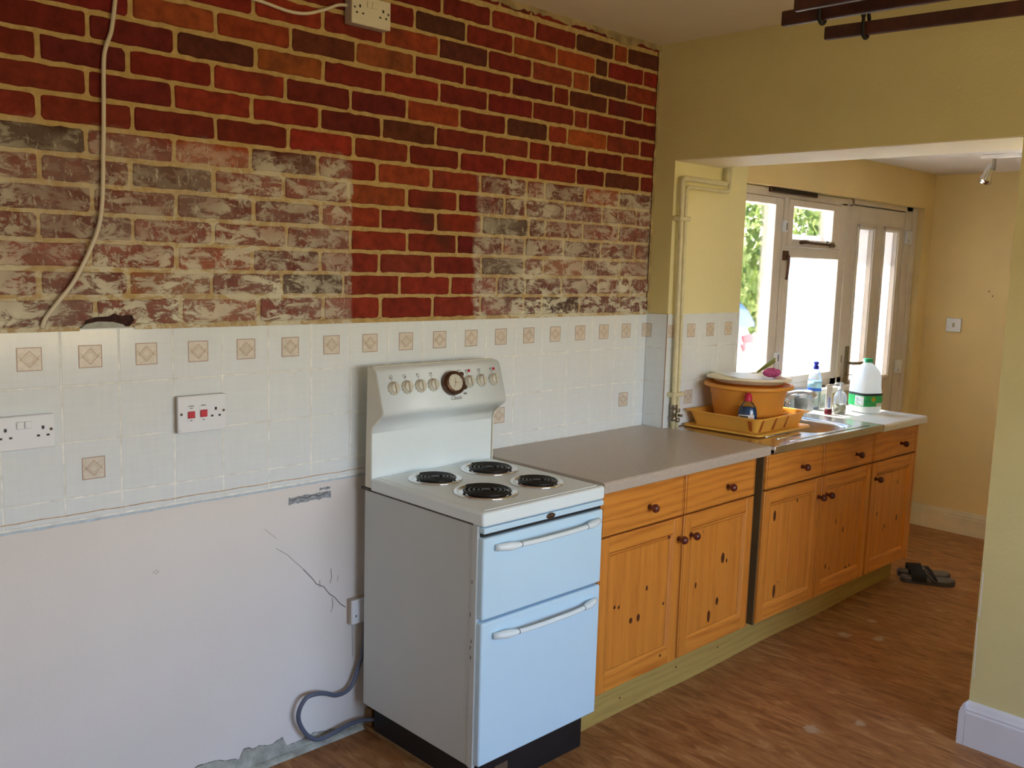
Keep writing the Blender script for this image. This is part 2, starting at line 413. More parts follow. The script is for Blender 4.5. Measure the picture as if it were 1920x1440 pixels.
    M['pine_v'] = pine('varnished_pine_upright', 'z', L, D); M['pine_h'] = pine('varnished_pine_across', 'x', L, D)
    L2, D2 = (.49, .35, .10), (.37, .24, .065)
    M['pine_plinth'] = pine('pale_pine_board', 'x', L2, D2, .5)
    M['knot'] = plain('pine_knot', (.11, .030, .010), .4, var=.5, vs_=80)
    M['groove'] = plain('dark_joint_line', (.16, .035, .008), .6)
    M['batten'] = plain('raw_batten_wood', (.24, .13, .05), .6, var=.3, vs_=20)
    # foliage
    m, n, b = newmat('leaves'); a = noise(n, 3, 3)
    at = n.nodes.new('ShaderNodeAttribute'); at.attribute_name = 'tint'
    c = ramp(n, at.outputs['Fac'], [(0, (.07, .14, .03)), (.5, (.30, .40, .09)), (1, (.72, .76, .32))])
    n.links.new(c.outputs[0], b.inputs['Base Color']); b.inputs['Roughness'].default_value = .55
    tl = n.nodes.new('ShaderNodeBsdfTranslucent'); n.links.new(c.outputs[0], tl.inputs[0])
    mx = n.nodes.new('ShaderNodeMixShader'); mx.inputs[0].default_value = .45
    n.links.new(b.outputs[0], mx.inputs[1]); n.links.new(tl.outputs[0], mx.inputs[2]); n.links.new(mx.outputs[0], n.nodes['Material Output'].inputs[0])
    M['leaf'] = m
    # obscured glass
    m, n, b = newmat('obscured_glass'); n.nodes.remove(b)
    t1 = n.nodes.new('ShaderNodeBsdfTranslucent'); t1.inputs[0].default_value = (.26, .25, .24, 1)
    tr = n.nodes.new('ShaderNodeBsdfGlossy'); tr.inputs['Roughness'].default_value = .3
    a = noise(n, 160, 3); f = ramp(n, a.outputs[0], [(.35, (.86, .86, .86)), (.65, (.97, .97, .97))])
    mx = n.nodes.new('ShaderNodeMixShader'); n.links.new(f.outputs[0], mx.inputs[0])
    n.links.new(tr.outputs[0], mx.inputs[1]); n.links.new(t1.outputs[0], mx.inputs[2]); n.links.new(mx.outputs[0], n.nodes['Material Output'].inputs[0])
    M['obscure'] = m

def brick_materials():
    """brick and mortar, both with the old whitewash over the two areas that once were plastered"""
    def wash(n, col):
        g = n.nodes.new('ShaderNodeNewGeometry'); s_ = n.nodes.new('ShaderNodeSeparateXYZ'); n.links.new(g.outputs['Position'], s_.inputs[0])
        x, z = s_.outputs[0], s_.outputs[2]
        j = noise(n, 9, 3); jit = math_(n, 'MULTIPLY', math_(n, 'SUBTRACT', j.outputs[0], .5), .10)
        j2 = noise(n, 30, 2); jit2 = math_(n, 'MULTIPLY', math_(n, 'SUBTRACT', j2.outputs[0], .5), .02)
        def ss(v, a, b):   # smooth 0..1 as v goes a->b
            mr_ = n.nodes.new('ShaderNodeMapRange'); mr_.interpolation_type = 'SMOOTHSTEP'
            n.links.new(v, mr_.inputs[0]); mr_.inputs[1].default_value = a; mr_.inputs[2].default_value = b; return mr_.outputs[0]
        zz = math_(n, 'ADD', z, jit); xx = math_(n, 'ADD', x, jit2)
        A = math_(n, 'MULTIPLY', ss(zz, 1.945, 1.90), ss(xx, .982, .972))
        # small triangle where the wash runs out at its top right corner
        cut = ss(math_(n, 'ADD', math_(n, 'MULTIPLY', x, .9), zz), 2.80, 2.74)
        A = math_(n, 'MULTIPLY', A, cut)
        B = math_(n, 'MULTIPLY', ss(zz, 1.94, 1.915), ss(math_(n, 'ADD', x, math_(n, 'MULTIPLY', jit, .8)), 1.50, 1.53))
        reg = math_(n, 'MAXIMUM', A, B)
        # thin film
        f1 = ramp(n, noise(n, 6, 5, .6, .4).outputs[0], [(.34, (0, 0, 0)), (.62, (1, 1, 1))])
        film = math_(n, 'MULTIPLY', math_(n, 'ADD', math_(n, 'MULTIPLY', f1.outputs[0], .26), .08), reg)
        c1 = mixc(n, film, col, (.42, .36, .30))
        # thick flakes
        st = noise(n, 1, 9, .72, .5, None, (13, 13, 27))
        f2 = ramp(n, st.outputs[0], [(.475, (0, 0, 0)), (.535, (1, 1, 1))])
        lowb = ss(z, 1.75, 1.45)
        big = ramp(n, noise(n, 4, 3).outputs[0], [(.38, (.25, .25, .25)), (.6, (1, 1, 1))])
        fl = math_(n, 'MULTIPLY', math_(n, 'MULTIPLY', f2.outputs[0], reg), math_(n, 'ADD', math_(n, 'MULTIPLY', big.outputs[0], .62), math_(n, 'MULTIPLY', lowb, .38)), True)
        f3 = ramp(n, noise(n, 1, 8, .75, .3, None, (60, 60, 26)).outputs[0], [(.55, (0, 0, 0)), (.62, (1, 1, 1))])
        fl = math_(n, 'MAXIMUM', fl, math_(n, 'MULTIPLY', math_(n, 'MULTIPLY', f3.outputs[0], reg), .6))
        return mixc(n, fl, c1, (.68, .66, .52)), fl
    m, n, b = newmat('old_red_brick')
    at = n.nodes.new('ShaderNodeVertexColor'); at.layer_name = 'bcol'
    t = noise(n, 26, 5, .65); f = ramp(n, t.outputs[0], [(.3, (.62, .62, .62)), (.7, (1.25, 1.25, 1.25))])
    mm = n.nodes.new('ShaderNodeMix'); mm.data_type = 'RGBA'; mm.blend_type = 'MULTIPLY'; mm.inputs[0].default_value = 1
    n.links.new(at.outputs[0], mm.inputs[6]); n.links.new(f.outputs[0], mm.inputs[7])
    dk = ramp(n, noise(n, 3.2, 3, .5, .3).outputs[0], [(.60, (0, 0, 0)), (.68, (1, 1, 1))])
    c0 = mixc(n, math_(n, 'MULTIPLY', dk.outputs[0], .55), mm.outputs[2], (.045, .022, .012))
    c, fl = wash(n, c0)
    n.links.new(c, b.inputs['Base Color']); b.inputs['Roughness'].default_value = .85; b.inputs['Specular IOR Level'].default_value = .2
    bump(n, b, math_(n, 'ADD', noise(n, 70, 5).outputs[0], math_(n, 'MULTIPLY', fl, .5)), .6, .004); M['brick'] = m
    m, n, b = newmat('sandy_lime_mortar')
    t = noise(n, 40, 4, .65); c0 = ramp(n, t.outputs[0], [(.3, (.40, .27, .10)), (.7, (.58, .42, .18))])
    c, fl = wash(n, c0.outputs[0])
    n.links.new(c, b.inputs['Base Color']); b.inputs['Roughness'].default_value = .95; b.inputs['Specular IOR Level'].default_value = .15
    bump(n, b, noise(n, 120, 4).outputs[0], .8, .004); M['mortar'] = m
build_special(); brick_materials()

# ================================================================ the setting
XA, XB = 2.546, 2.876          # the wall with the wide opening (near face, far face)
XF, YN, YO = 5.305, -.113, -1.475
ZC, ZA, ZC2 = 2.557, 2.074, 2.245
YR, XL, YE = -4.3, -2.0, -3.2
TT = 1.419                     # top of the wall tiles

mb = MB(); mb.box(XL-.2, 7, YR-.2, .3, -.1, 0); struct('floor', mb, M['floor'])
mb = MB(); mb.box(XL-.2, XA+.1, YR-.2, .3, ZC, ZC+.12); struct('ceiling', mb, M['ceiling'])
mb = MB(); mb.box(XB-.05, XF+.2, YE-.2, .3, ZC2, ZC2+.12); struct('ceiling.001', mb, M['ceiling_white'])

def brick_wall():
    rows = {0: [-.078, .168, .402, .644, .871, 1.094, 1.319, 1.546, 1.769, 1.873, 2.094, 2.353],
     1: [.031, .258, .496, .724, .947, 1.173, 1.398, 1.625, 1.777, 1.982, 2.208, 2.421],
     2: [-.074, .158, .393, .624, .861, 1.085, 1.316, 1.544, 1.767, 1.874, 2.107, 2.343],
     3: [.035, .272, .503, .741, .972, 1.202, 1.425, 1.65, 1.767, 1.986, 2.215, 2.44],
     4: [-.068, .169, .395, .63, .863, 1.091, 1.325, 1.543, 1.786, 1.875, 2.098, 2.324],
     5: [.042, .27, .507, .729, .964, 1.198, 1.426, 1.655, 1.768, 1.986, 2.215, 2.44],
     6: [-.064, .158, .39, .622, .85, 1.076, 1.303, 1.531, 1.768, 1.87, 2.102, 2.323],
     7: [.044, .279, .513, .747, .982, 1.205, 1.43, 1.65, 1.827, 2.046, 2.221, 2.453],
     8: [-.059, .163, .391, .626, .857, 1.093, 1.321, 1.546, 1.773, 1.89, 2.106, 2.33],
     9: [.046, .27, .507, .737, .97, 1.195, 1.425, 1.652, 1.875, 1.986, 2.222, 2.443],
     10: [-.06, .168, .401, .64, .869, 1.098, 1.331, 1.557, 1.788, 2.021, 2.104, 2.334],
     11: [.05, .28, .517, .756, .988, 1.225, 1.445, 1.674, 1.902, 1.986, 2.221, 2.45],
     12: [-.06, .17, .40, .634, .867, 1.097, 1.327, 1.552, 1.778, 2.005, 2.104, 2.337],
     13: [.05, .28, .52, .756, .988, 1.222, 1.448, 1.678, 1.91, 2.136, 2.212, 2.446],
     14: [-.06, .17, .40, .634, .867, 1.1, 1.338, 1.565, 1.789, 2.016, 2.247, 2.335],
     15: [.1, .33, .56, .79, 1.02, 1.25, 1.48, 1.607, 1.765, 1.978, 2.245]}
    deep = [(.185, .021, .012), (.16, .018, .012), (.20, .025, .013), (.14, .016, .012), (.22, .030, .015)]
    orange = [(.27, .050, .017), (.31, .068, .021), (.24, .040, .015)]
    dark = [(.075, .028, .016), (.105, .026, .015)]
    fixed = {(12, .59): 0, (4, 1.14): 1, (10, .5): 2}
    hot = [(11, .64), (12, .75), (10, .75), (11, 1.10), (12, 1.21), (6, 1.19), (5, 1.08), (4, .98), (9, 1.31), (3, 1.71), (11, .40), (13, 1.79), (13, 2.02), (14, 2.29),
           (12, 1.89), (12, 2.05), (9, 1.93), (9, 2.10), (2, 1.98), (6, 2.2), (2, .28), (2, .5), (1, .36), (0, .52)]
    cold = [(10, .52), (11, .87), (8, 1.2), (13, 1.33), (12, 1.44), (9, 1.77), (14, 2.13), (14, 2.44), (12, 2.22), (13, 2.17), (7, 2.34), (11, 2.04), (4, 1.67), (2, 1.66), (5, .39), (1, .83), (6, .73), (0, 2.0)]
    mb = MB(); bm = mb.bm; cl = bm.loops.layers.float_color.new('bcol')
    rr = random.Random(11)
    def brick(x0, x1, z0, z1, col):
        n = []
        rad = rr.uniform(.004, .010)
        if x1-x0 < .03: return
        for cx, cz, a0 in ((x1-rad, z1-rad, 0), (x0+rad, z1-rad, 90), (x0+rad, z0+rad, 180), (x1-rad, z0+rad, 270)):
            for k in range(3):
                a = math.radians(a0+45*k); n.append((cx+rad*math.cos(a), cz+rad*math.sin(a)))
        out = []
        for i, (x, z) in enumerate(n):
            x2, z2 = n[(i+1) % len(n)]; out.append((x, z))
            d = math.hypot(x2-x, z2-z); k = int(d/.022)
            for j in range(1, k): out.append((x+(x2-x)*j/k, z+(z2-z)*j/k))
        J = [(x+rr.gauss(0, .0009), z+rr.gauss(0, .0011)) for x, z in out]
        cx, cz = (x0+x1)/2, (z0+z1)/2; pr = rr.uniform(.0025, .006)
        tilt = rr.uniform(-.012, .012)
        ring = []
        for y, ins in ((.004, 0), (-pr*.5, .0006), (-pr, .0032)):
            L = []
            for x, z in J:
                dx, dz = x-cx, z-cz; L.append(bm.verts.new((cx+dx*(1-ins/(x1-x0)*2), y+dx*tilt*(y < 0), cz+dz*(1-ins/(z1-z0)*2))))
            ring.append(L)
        fs = []
        for a, b in zip(ring[:-1], ring[1:]):
            for i in range(len(a)): fs.append(bm.faces.new((a[i], a[(i+1) % len(a)], b[(i+1) % len(a)], b[i])))
        fs.append(bm.faces.new(ring[-1]))
        for f in fs:
            f.material_index = 1
            for l in f.loops: l[cl] = (*col, 1)
    for k in range(16):
        zc = 1.462+.0727*k
        z0, z1 = zc-.0305, zc+.0305
        if k == 0: z0 = 1.425
        if k == 15: z1 = 2.562; z0 = 2.527
        js = rows[k]; first = js[0]; left = []
        while first > XL: first -= .232; left.append(first)
        js = sorted(left)+js+[2.556]
        for a, b in zip(js[:-1], js[1:]):
            if b-a < .04: continue
            wz = 0.0035*math.sin(a*2.1+k)
            mid = (a+b)/2; r_ = rr.random()
            if any(h[0] == k and abs(h[1]-mid) < .09 for h in hot): col = rr.choice(orange)
            elif any(h[0] == k and abs(h[1]-mid) < .09 for h in cold): col = rr.choice(dark)
            elif r_ < .03 and mid < .6: col = rr.choice(orange)
            elif r_ < .07 and mid < .6: col = rr.choice(dark)
            else: col = rr.choice(deep)
            col = tuple(c*rr.uniform(.85, 1.15) for c in col)
            g = rr.uniform(.0045, .0075)
            brick(a+g, b-g, z0+.0006+wz*.4+rr.uniform(-.001, .001), z1+wz*.4+rr.uniform(-.001, .001), col)
    # mortar bed, with the broken-out hole above the tiles
    mb.box(XL, XA+.02, .0, .3, 1.40, ZC+.02, 0)
    # plaster of the lower wall
    mb.box(XL, XA+.02, .0, .3, 0, 1.40, 2)
    hole = [(.135, 1.421), (.14, 1.438), (.165, 1.447), (.20, 1.449), (.215, 1.457), (.228, 1.450), (.262, 1.452), (.268, 1.437), (.255, 1.421)]
    mb.face([(x, -.0078, z) for x, z in hole], 3)
    ledge = [(.125, 1.419), (.14, 1.430), (.17, 1.436), (.21, 1.434), (.235, 1.427), (.245, 1.419)]
    mb.prism([(x, z) for x, z in ledge], 'y', -.012, .001, 4)
    # small plug holes and missing mortar
    for px, pz in ((.31, 2.005), (.285, 1.92), (.20, 1.945), (.235, 1.925), (.245, 1.918), (.67, 1.985), (.76, 1.875), (1.07, 2.42), (1.25, 1.935), (1.42, 1.985), (2.25, 1.985), (1.05, 2.30)):
        mb.lathe([(.0, -.0072), (.0035, -.0072), (.0045, -.006)], (px, 0, pz), 3, 8, False, (1, 1), Matrix.Rotation(0, 3, 'X'), ax='y')
    # crumbly fillet under the first course and along the corner and ceiling
    pts = []
    x = XL
    while x < 2.54: pts.append((x, 1.424+rr.uniform(-.003, .004))); x += .018
    prev = None
    for (x, z) in pts:
        if prev and not (.13 < x < .27): mb.face([(prev[0], -.0085, 1.412), (x, -.0085, 1.412), (x, -.006, z), (prev[0], -.006, prev[1])], 0)
        prev = (x, z)
    # ragged old plaster along the ceiling
    x = .9; pr_ = None
    while x < 2.545:
        q = (x, 2.534+rr.uniform(-.006, .008)-(.010 if 2.2 < x < 2.4 else 0)); x += .02
        if pr_: mb.face([(pr_[0], -.0082, pr_[1]), (q[0], -.0082, q[1]), (q[0], -.010, 2.558), (pr_[0], -.010, 2.558)], 8)
        pr_ = q
    z = 1.43; pr_ = None
    while z < 2.55:
        q = (2.536+rr.uniform(-.004, .004), z); z += .02
        if pr_: mb.face([(pr_[0], -.0080, pr_[1]), (q[0], -.0080, q[1]), (2.5465, -.012, q[1]), (2.5465, -.012, pr_[1])], 8)
        pr_ = q
    # exposed filler along the floor
    top = []; x = XL
    while x < 1.12:
        h = .052+.022*math.sin(x*5.1)+.010*math.sin(x*17)+rr.uniform(-.006, .006)
        if .58 < x < .72: h += .03
        if x < .3: h -= .01
        top.append((x, max(.02, h))); x += .017
    for a, b in zip(top[:-1], top[1:]):
        mb.face([(a[0], -.0015, -.001), (b[0], -.0015, -.001), (b[0], -.0015, b[1]), (a[0], -.0015, a[1])], 4)
        mb.face([(a[0], -.0017, a[1]), (b[0], -.0017, b[1]), (b[0], -.0017, b[1]+.003*rr.random()), (a[0], -.0017, a[1]+.003*rr.random())], 5)
    cs = [(-2, .012)]
    mb.prism([(-.0015, 0), (-.022, 0), (-.016, .007), (-.008, .012), (-.0015, .014)], 'x', .2, 1.05, 4)
    # adhesive residue left below the tiles, scratches and cracks in the paint
    for (x0, x1, z0, z1) in ((.746, .903, .8425, .866), (.86, .90, .872, .880)):
        nn = 14; pts = [(x0+(x1-x0)*i/nn, z1+rr.uniform(-.003, .002)) for i in range(nn+1)]+[(x0+(x1-x0)*i/nn, z0+rr.uniform(-.002, .003)) for i in range(nn, -1, -1)]
        mb.face([(x, -.0012, z) for x, z in pts], 6)
    mb.ribbon([(x, -.0016, .858+.003*math.sin(x*130)) for x in [.75+.01*i for i in range(15)]], .0022, (0, -1, 0), 5)
    for L, wd in (([(.80, .62), (.83, .585), (.85, .56), (.875, .545), (.895, .515), (.92, .497), (.94, .47), (.965, .452)], .0022),
                  ([(.70, .71), (.74, .68), (.77, .65), (.80, .62)], .0010), ([(.905, .60), (.906, .57), (.90, .55)], .0016),
                  ([(.86, .57), (.862, .545)], .0014), ([(.91, .50), (.912, .47), (.908, .45)], .0014), ([(.93, .55), (.935, .57)], .001),
                  ([(.66, .78), (.70, .74)], .0008), ([(.99, .39), (.992, .27)], .0012), ([(.31, .71), (.325, .716), (.318, .722), (.308, .716)], .001)):
        mb.ribbon([(x+rr.gauss(0, .0012), -.0009, z) for x, z in L], wd, (0, -1, 0), 5)
    for px, pz, s_ in ((.052, .855, .006), (.93, .43, .003), (.97, .36, .003), (.28, .17, .004), (.63, .72, .004), (.52, .40, .003), (.95, .845, .002), (.88, .74, .002), (.39, .82, .003), (.20, .63, .0025), (.55, .78, .003)):
        mb.lathe([(0, -.0014), (s_*.6, -.0013), (s_, -.0008)], (px, 0, pz), 5, 7, False, ax='y')
    mb.lathe([(0, -.0012), (.009, -.001)], (-.035, 0, .828), 6, 9, False, (1, .6), ax='y')
    # pale blue adhesive edge just under the tiles
    n_ = 120
    mb.ribbon([(XL+(1.07-XL)*i/n_, -.0013, .904+rr.uniform(-.0015, .0015)) for i in range(n_+1)], .014, (0, -1, 0), 7)
    return struct('wall_left', mb, [M['mortar'], M['brick'], M['plaster'], plain('dark_maroon_cavity', (.035, .012, .010), .9, var=.6, vs_=90), M['filler'], M['crack'], M['adhesive'], M['bluestrip'], plain('old_tan_plaster', (.36, .27, .13), .9, var=.4, vs_=14, bmp=.8, bs=60)])
brick_wall()

# wall with the wide opening
mb = MB()
mb.box(XA, XB, YN, .3, 0, ZC); mb.box(XA, XB, YO-.0, YN, ZA, ZC); mb.box(XA, XB, YR-.2, YO, 0, ZC)
mb.box(XB-.01, XF+.2, .16, .3, ZC2, ZC)      # closes the gap above the lower ceiling
def mark(mb, pts, wd, nrm, mi): mb.ribbon(pts, wd, nrm, mi)
mark(mb, [(XA-.0006, -1.482, z) for z in (.62, .58, .54, .50, .46)], .004, (-1, 0, 0), 1)
mark(mb, [(XA-.0006, -1.478-.0012*i, .44-.04*i) for i in range(6)], .003, (-1, 0, 0), 1)
struct('wall_far', mb, [M['cream_wall'], M['gloss_white']])
mb = MB(); mb.box(XA+.004, XB-.002, YO+.001, YN-.001, ZA-.004, ZA); struct('trim_5', mb, M['soffit'])

# window wall
WX0, WX1, DX0, WT, WS = 3.118, 5.172, 4.29, 2.030, .955
mb = MB()
mb.box(XA+.0012, WX0, YN-.0006, .16, 0, ZA); mb.box(XB+.0005, WX0, YN-.0006, .16, ZA, ZC2); mb.box(WX0, WX1, YN, .16, WT, ZC2); mb.box(WX1, XF+.15, YN, .16, 0, ZC2); mb.box(WX0, DX0-.02, YN, .16, 0, WS)
M['lemon_wall'] = plain('pale_lemon_wall_paint', (.82, .76, .44), .7, var=.03, vs_=2, bmp=.3, bs=60, spec=.25)
for f in mb.bm.faces:
    if f.calc_center_median().x < WX0+.001 and f.calc_center_median().z < ZC2 and abs(f.normal.y) > .5: f.material_index = 1
struct('wall_window', mb, [M['yellow_wall'], M['lemon_wall']])
mb = MB(); mb.box(XF, XF+.15, YE, .16, 0, ZC2)
for y_, z_ in ((-.512, 1.503), (-.49, 1.53)): mb.box(XF-.0012, XF, y_-.003, y_+.003, z_-.004, z_+.004, 1)
struct('wall_end', mb, [M['yellow_wall'], M['crack']])
mb = MB(); mb.box(XB, XF+.15, YE-.15, YE, 0, ZC2); struct('wall_side', mb, M['yellow_wall'])
mb = MB(); mb.box(XL-.15, XL, YR-.2, .3, 0, ZC); struct('wall_back', mb, M['room_white'])
x0, x1, z0, z1 = RW
mb = MB(); mb.box(XL-.15, x0, YR-.2, YR, 0, ZC); mb.box(x1, XA+.1, YR-.2, YR, 0, ZC); mb.box(x0, x1, YR-.2, YR, 0, z0); mb.box(x0, x1, YR-.2, YR, z1, ZC)
struct('wall_rear', mb, M['room_white'])
mb = MB()
for a in (x0, x0+.72, x1-.85, x1-.06): mb.box(a, a+.06, YR-.14, YR-.06, z0, z1)
mb.box(x0, x1, YR-.14, YR-.06, z0, z0+.06); mb.box(x0, x1, YR-.14, YR-.06, z1-.06, z1); mb.box(x0-.02, x1+.02, YR-.06, YR+.09, z0-.03, z0)
struct('window_2', mb, M['gloss_white'])

# skirting boards
def skirt(name, prof, ax, a, b, mats): mb = MB(); mb.prism(prof, ax, a, b); return struct(name, mb, mats)
pr = lambda s, x: [(x, 0), (x+s*.024, 0), (x+s*.024, .118), (x+s*.020, .124), (x+s*.021, .130), (x+s*.016, .138), (x+s*.012, .149), (x+s*.006, .155), (x, .157)]
mb = MB()
P_ = pr(-1, XA)
mb.prism(P_, 'y', YR, YO-.001)
q_ = [(y_, z_) for y_, z_ in [(YO, 0), (YO+.022, 0), (YO+.022, .118), (YO+.018, .124), (YO+.019, .130), (YO+.014, .138), (YO+.010, .149), (YO+.005, .155), (YO, .157)]]
mb.prism(q_, 'x', XA-.024, XB+.0)
struct('baseboard_right', mb, plain('cool_white_gloss_paint', (.74, .74, .77), .3, var=.03))
skirt('baseboard_end', [(XF, 0), (XF-.022, 0), (XF-.022, .105), (XF-.018, .112), (XF-.019, .118), (XF-.010, .134), (XF-.006, .142), (XF, .144)], 'y', YE, YN, M['skirt_dirty'])

# ---- tiles
def motif(mb, P, s=.029, line=2, tan=3, ground=1):
    """P(u,v,d): point on the tile at u,v metres from its centre, d metres proud"""
    mb.face([P(-s, -s, .0007), P(s, -s, .0007), P(s, s, .0007), P(-s, s, .0007)], ground)
    n = P(0, 0, 1)-P(0, 0, 0)
    mb.ribbon([P(-s, -s, .001), P(s, -s, .001), P(s, s, .001), P(-s, s, .001)], .0022, n, line, True)
    for k, ww in ((.021, .0016), (.0165, .0010), (.012, .0012)):
        mb.ribbon([P(-k, 0, .0012), P(0, -k, .0012), P(k, 0, .0012), P(0, k, .0012)], ww, n, tan if k < .02 else line, True)
    for sg in (1, -1):
        mb.ribbon([P(sg*.012, .010, .0014), P(sg*.018, .002, .0014), P(sg*.027, -.006, .0014)], .0014, n, tan)
        mb.ribbon([P(sg*.014, -.007, .0014), P(sg*.021, .003, .0014), P(sg*.026, .009, .0014)], .0014, n, tan)
def tile(mb, P, u0, u1, v0, v1, rr):
    g = .0010; u0 += g; u1 -= g; v0 += g; v1 -= g; b = .0028
    if u1-u0 < .006 or v1-v0 < .006: return
    t1, t2 = rr.uniform(-.0003, .0003), rr.uniform(-.0003, .0003)
    def ring(ins, d): return [mb.bm.verts.new(P(u, v, d+(t1*(u-u0)/(u1-u0)+t2*(v-v0)/(v1-v0)))) for u, v in ((u0+ins, v0+ins), (u1-ins, v0+ins), (u1-ins, v1-ins), (u0+ins, v1-ins))]
    A, B, C = ring(0, .0), ring(.0004, .0042), ring(b, .0055)
    for X, Y in ((A, B), (B, C)):
        for i in range(4): f = mb.bm.faces.new((X[i], X[(i+1) % 4], Y[(i+1) % 4], Y[i])); f.smooth = X is B
    mb.bm.faces.new(C)
TM = [M['tile'], M['decal'], M['decal_line'], M['decal_tan'], M['grout'], M['grout_dirty']]
rr = random.Random(3); zr = [1.419, 1.269, 1.119, .969]
mb = MB(); P0 = lambda u, v, d: Vector((u, -d, v))
mb.box(XL, XA, -.0046, 0, .905, TT-.001, 4)
k = -13
while True:
    u0 = -.075+.15*k; k += 1
    if u0 > XA: break
    u1 = min(u0+.15, XA); u0 = max(u0, XL)
    for i, zt in enumerate(zr):
        zb = zr[i+1] if i < 3 else (.917 if u0 > 1.4 else .909)
        tile(mb, P0, u0, u1, zb, zt, rr)
for k in range(-12, 18):
    if k == 17: continue
    c = .15*k; motif(mb, lambda u, v, d, c=c: Vector((c+u, -.0055-d, 1.344+v)))
for c in (-1.35, .15, 1.65, 2.40): motif(mb, lambda u, v, d, c=c: Vector((c+u, -.0055-d, 1.044+v)))
mb.ribbon([(XL+(1.03-XL)*i/150, -.0064, .9245+.0008*math.sin(i*.9)+rr.uniform(-.0006, .0006)) for i in range(151)], .0028, (0, -1, 0), 5)
struct('trim_1', mb, TM)
mb = MB()    # return of the wall beside the opening
Pn = lambda u, v, d: Vector((XA-d, u, v))
mb.box(XA-.0036, XA, YN, -.0056, .90, TT-.001, 4)
for i, zt in enumerate(zr): tile(mb, Pn, YN-.004, -.0056, zr[i+1] if i < 3 else .917, zt, rr)
s = .029
def half(mb, y0, y1):
    P = lambda u, v, d: Vector((XA-.0055-d, u, 1.344+v))
    mb.face([P(y0, -s, .0007), P(y1, -s, .0007), P(y1, s, .0007), P(y0, s, .0007)], 1)
    mb.ribbon([P(y1, -s, .001), P(y0, -s, .001), P(y0, s, .001), P(y1, s, .001)], .0022, (-1, 0, 0), 2)
    for kk in (.021, .014): mb.ribbon([P(y1, -kk, .0012), P(y1-kk, 0, .0012), P(y1, kk, .0012)], .0014, (-1, 0, 0), 3)
half(mb, -.0345, -.0058)
struct('trim_2', mb, TM)
mb = MB(); Pc = lambda x_, z_, d: Vector((x_, -.0055-d, 1.344+z_))
mb.face([Pc(2.511, -s, .0007), Pc(2.5402, -s, .0007), Pc(2.5402, s, .0007), Pc(2.511, s, .0007)], 1)
mb.ribbon([Pc(2.5402, -s, .001), Pc(2.511, -s, .001), Pc(2.511, s, .001), Pc(2.5402, s, .001)], .0022, (0, -1, 0), 2)
for kk in (.021, .014): mb.ribbon([Pc(2.5402, -kk, .0012), Pc(2.5402-kk, 0, .0012), Pc(2.5402, kk, .0012)], .0014, (0, -1, 0), 3)
struct('trim_7', mb, TM)
mb = MB()    # tiles running along the window wall up to the window
Pw = lambda u, v, d: Vector((u, YN-d, v))
mb.box(XA, WX0-.001, YN-.0036, YN, .90, TT-.001, 4)
u0 = XA-.004
for u1 in (2.646, 2.796, 2.946, 3.096, WX0-.001):
    for i, zt in enumerate(zr): tile(mb, Pw, u0, u1, zr[i+1] if i < 3 else .905, zt, rr)
    u0 = u1
mb.box(XA-.0055, XA-.0020, YN-.0052, YN-.002, .917, TT, 2)
for c in (2.721, 2.871, 3.021): motif(mb, lambda u, v, d, c=c: Vector((c+u, YN-.0055-d, 1.344+v)))
motif(mb, lambda u, v, d: Vector((2.573+u*.9, YN-.0055-d, 1.344+v)), .026)
motif(mb, lambda u, v, d: Vector((2.724+u, YN-.0055-d, 1.044+v)))
u = WX0
while u < 4.05:
    tile(mb, Pw, u, min(u+.15, 4.05), .88, .957, rr); u += .15
struct('trim_3', mb, TM)

# ---- kitchen window and sill
FY = -.07
W = bpy.data.objects.new('window_1', None); COL.objects.link(W); W.location = (3.118, FY, WS); W['kind'] = 'structure'
mb = MB()
bx = lambda x0, x1, z0, z1, y0=FY, y1=.02, mi=0, b=.003: mb.box(x0, x1, y0, y1, z0, z1, mi, b)
bx(3.06, 3.155, .995, 2.022); bx(3.555, 3.595, .99, 1.99); bx(3.08, 4.30, 1.985, 2.026); bx(3.08, 4.30, .985, 1.028)
bx(4.168, 4.30, .99, 2.0); bx(4.235, 4.247, .99, 2.02, FY-.005)
bx(3.595, 4.17, 1.689, 1.742); bx(3.595, 4.17, 1.028, 1.066); bx(3.595, 3.638, 1.06, 1.69)
obj('window_frame', mb, M['frame_white'], W)
mb = MB()    # side-hung sash
sy = FY+.004
for a in ((3.150, 3.185, 1.03, 1.983), (3.478, 3.552, 1.03, 1.983), (3.18, 3.48, 1.947, 1.983), (3.18, 3.48, 1.03, 1.112)): mb.box(a[0], a[1], sy, .0, a[2], a[3], 0, .003)
S1 = obj('sash', mb, M['frame_white'], W)
mb = MB()
for a in ((3.598, 3.642, 1.745, 1.983), (4.072, 4.164, 1.745, 1.983), (3.64, 4.075, 1.949, 1.983), (3.64, 4.075, 1.745, 1.783)): mb.box(a[0], a[1], sy-.008, .0, a[2], a[3], 0, .003)
S2 = obj('fanlight_sash', mb, M['frame_white'], W)
for (a, b, c, d) in ((3.18, 3.49, 1.10, 1.955), (3.63, 4.09, 1.78, 1.955), (3.63, 4.18, 1.06, 1.695)):
    mb = MB(); mb.box(a, b, -.046, -.042, c, d); obj('pane', mb, M['glass'], W)
mb = MB()    # dark cockspur handle
mb.box(3.556, 3.590, FY-.020, FY, 1.672, 1.722, 0, .003); mb.tube(catmull([(3.573, FY-.022, 1.70), (3.570, FY-.030, 1.68), (3.562, FY-.034, 1.63), (3.560, FY-.030, 1.575)]), [.009]*6+[.0075]*6+[.007]*6+[.007], 0, 8)
obj('window_handle', mb, M['bronze'], W)['label'] = 'dark brown cockspur handle'
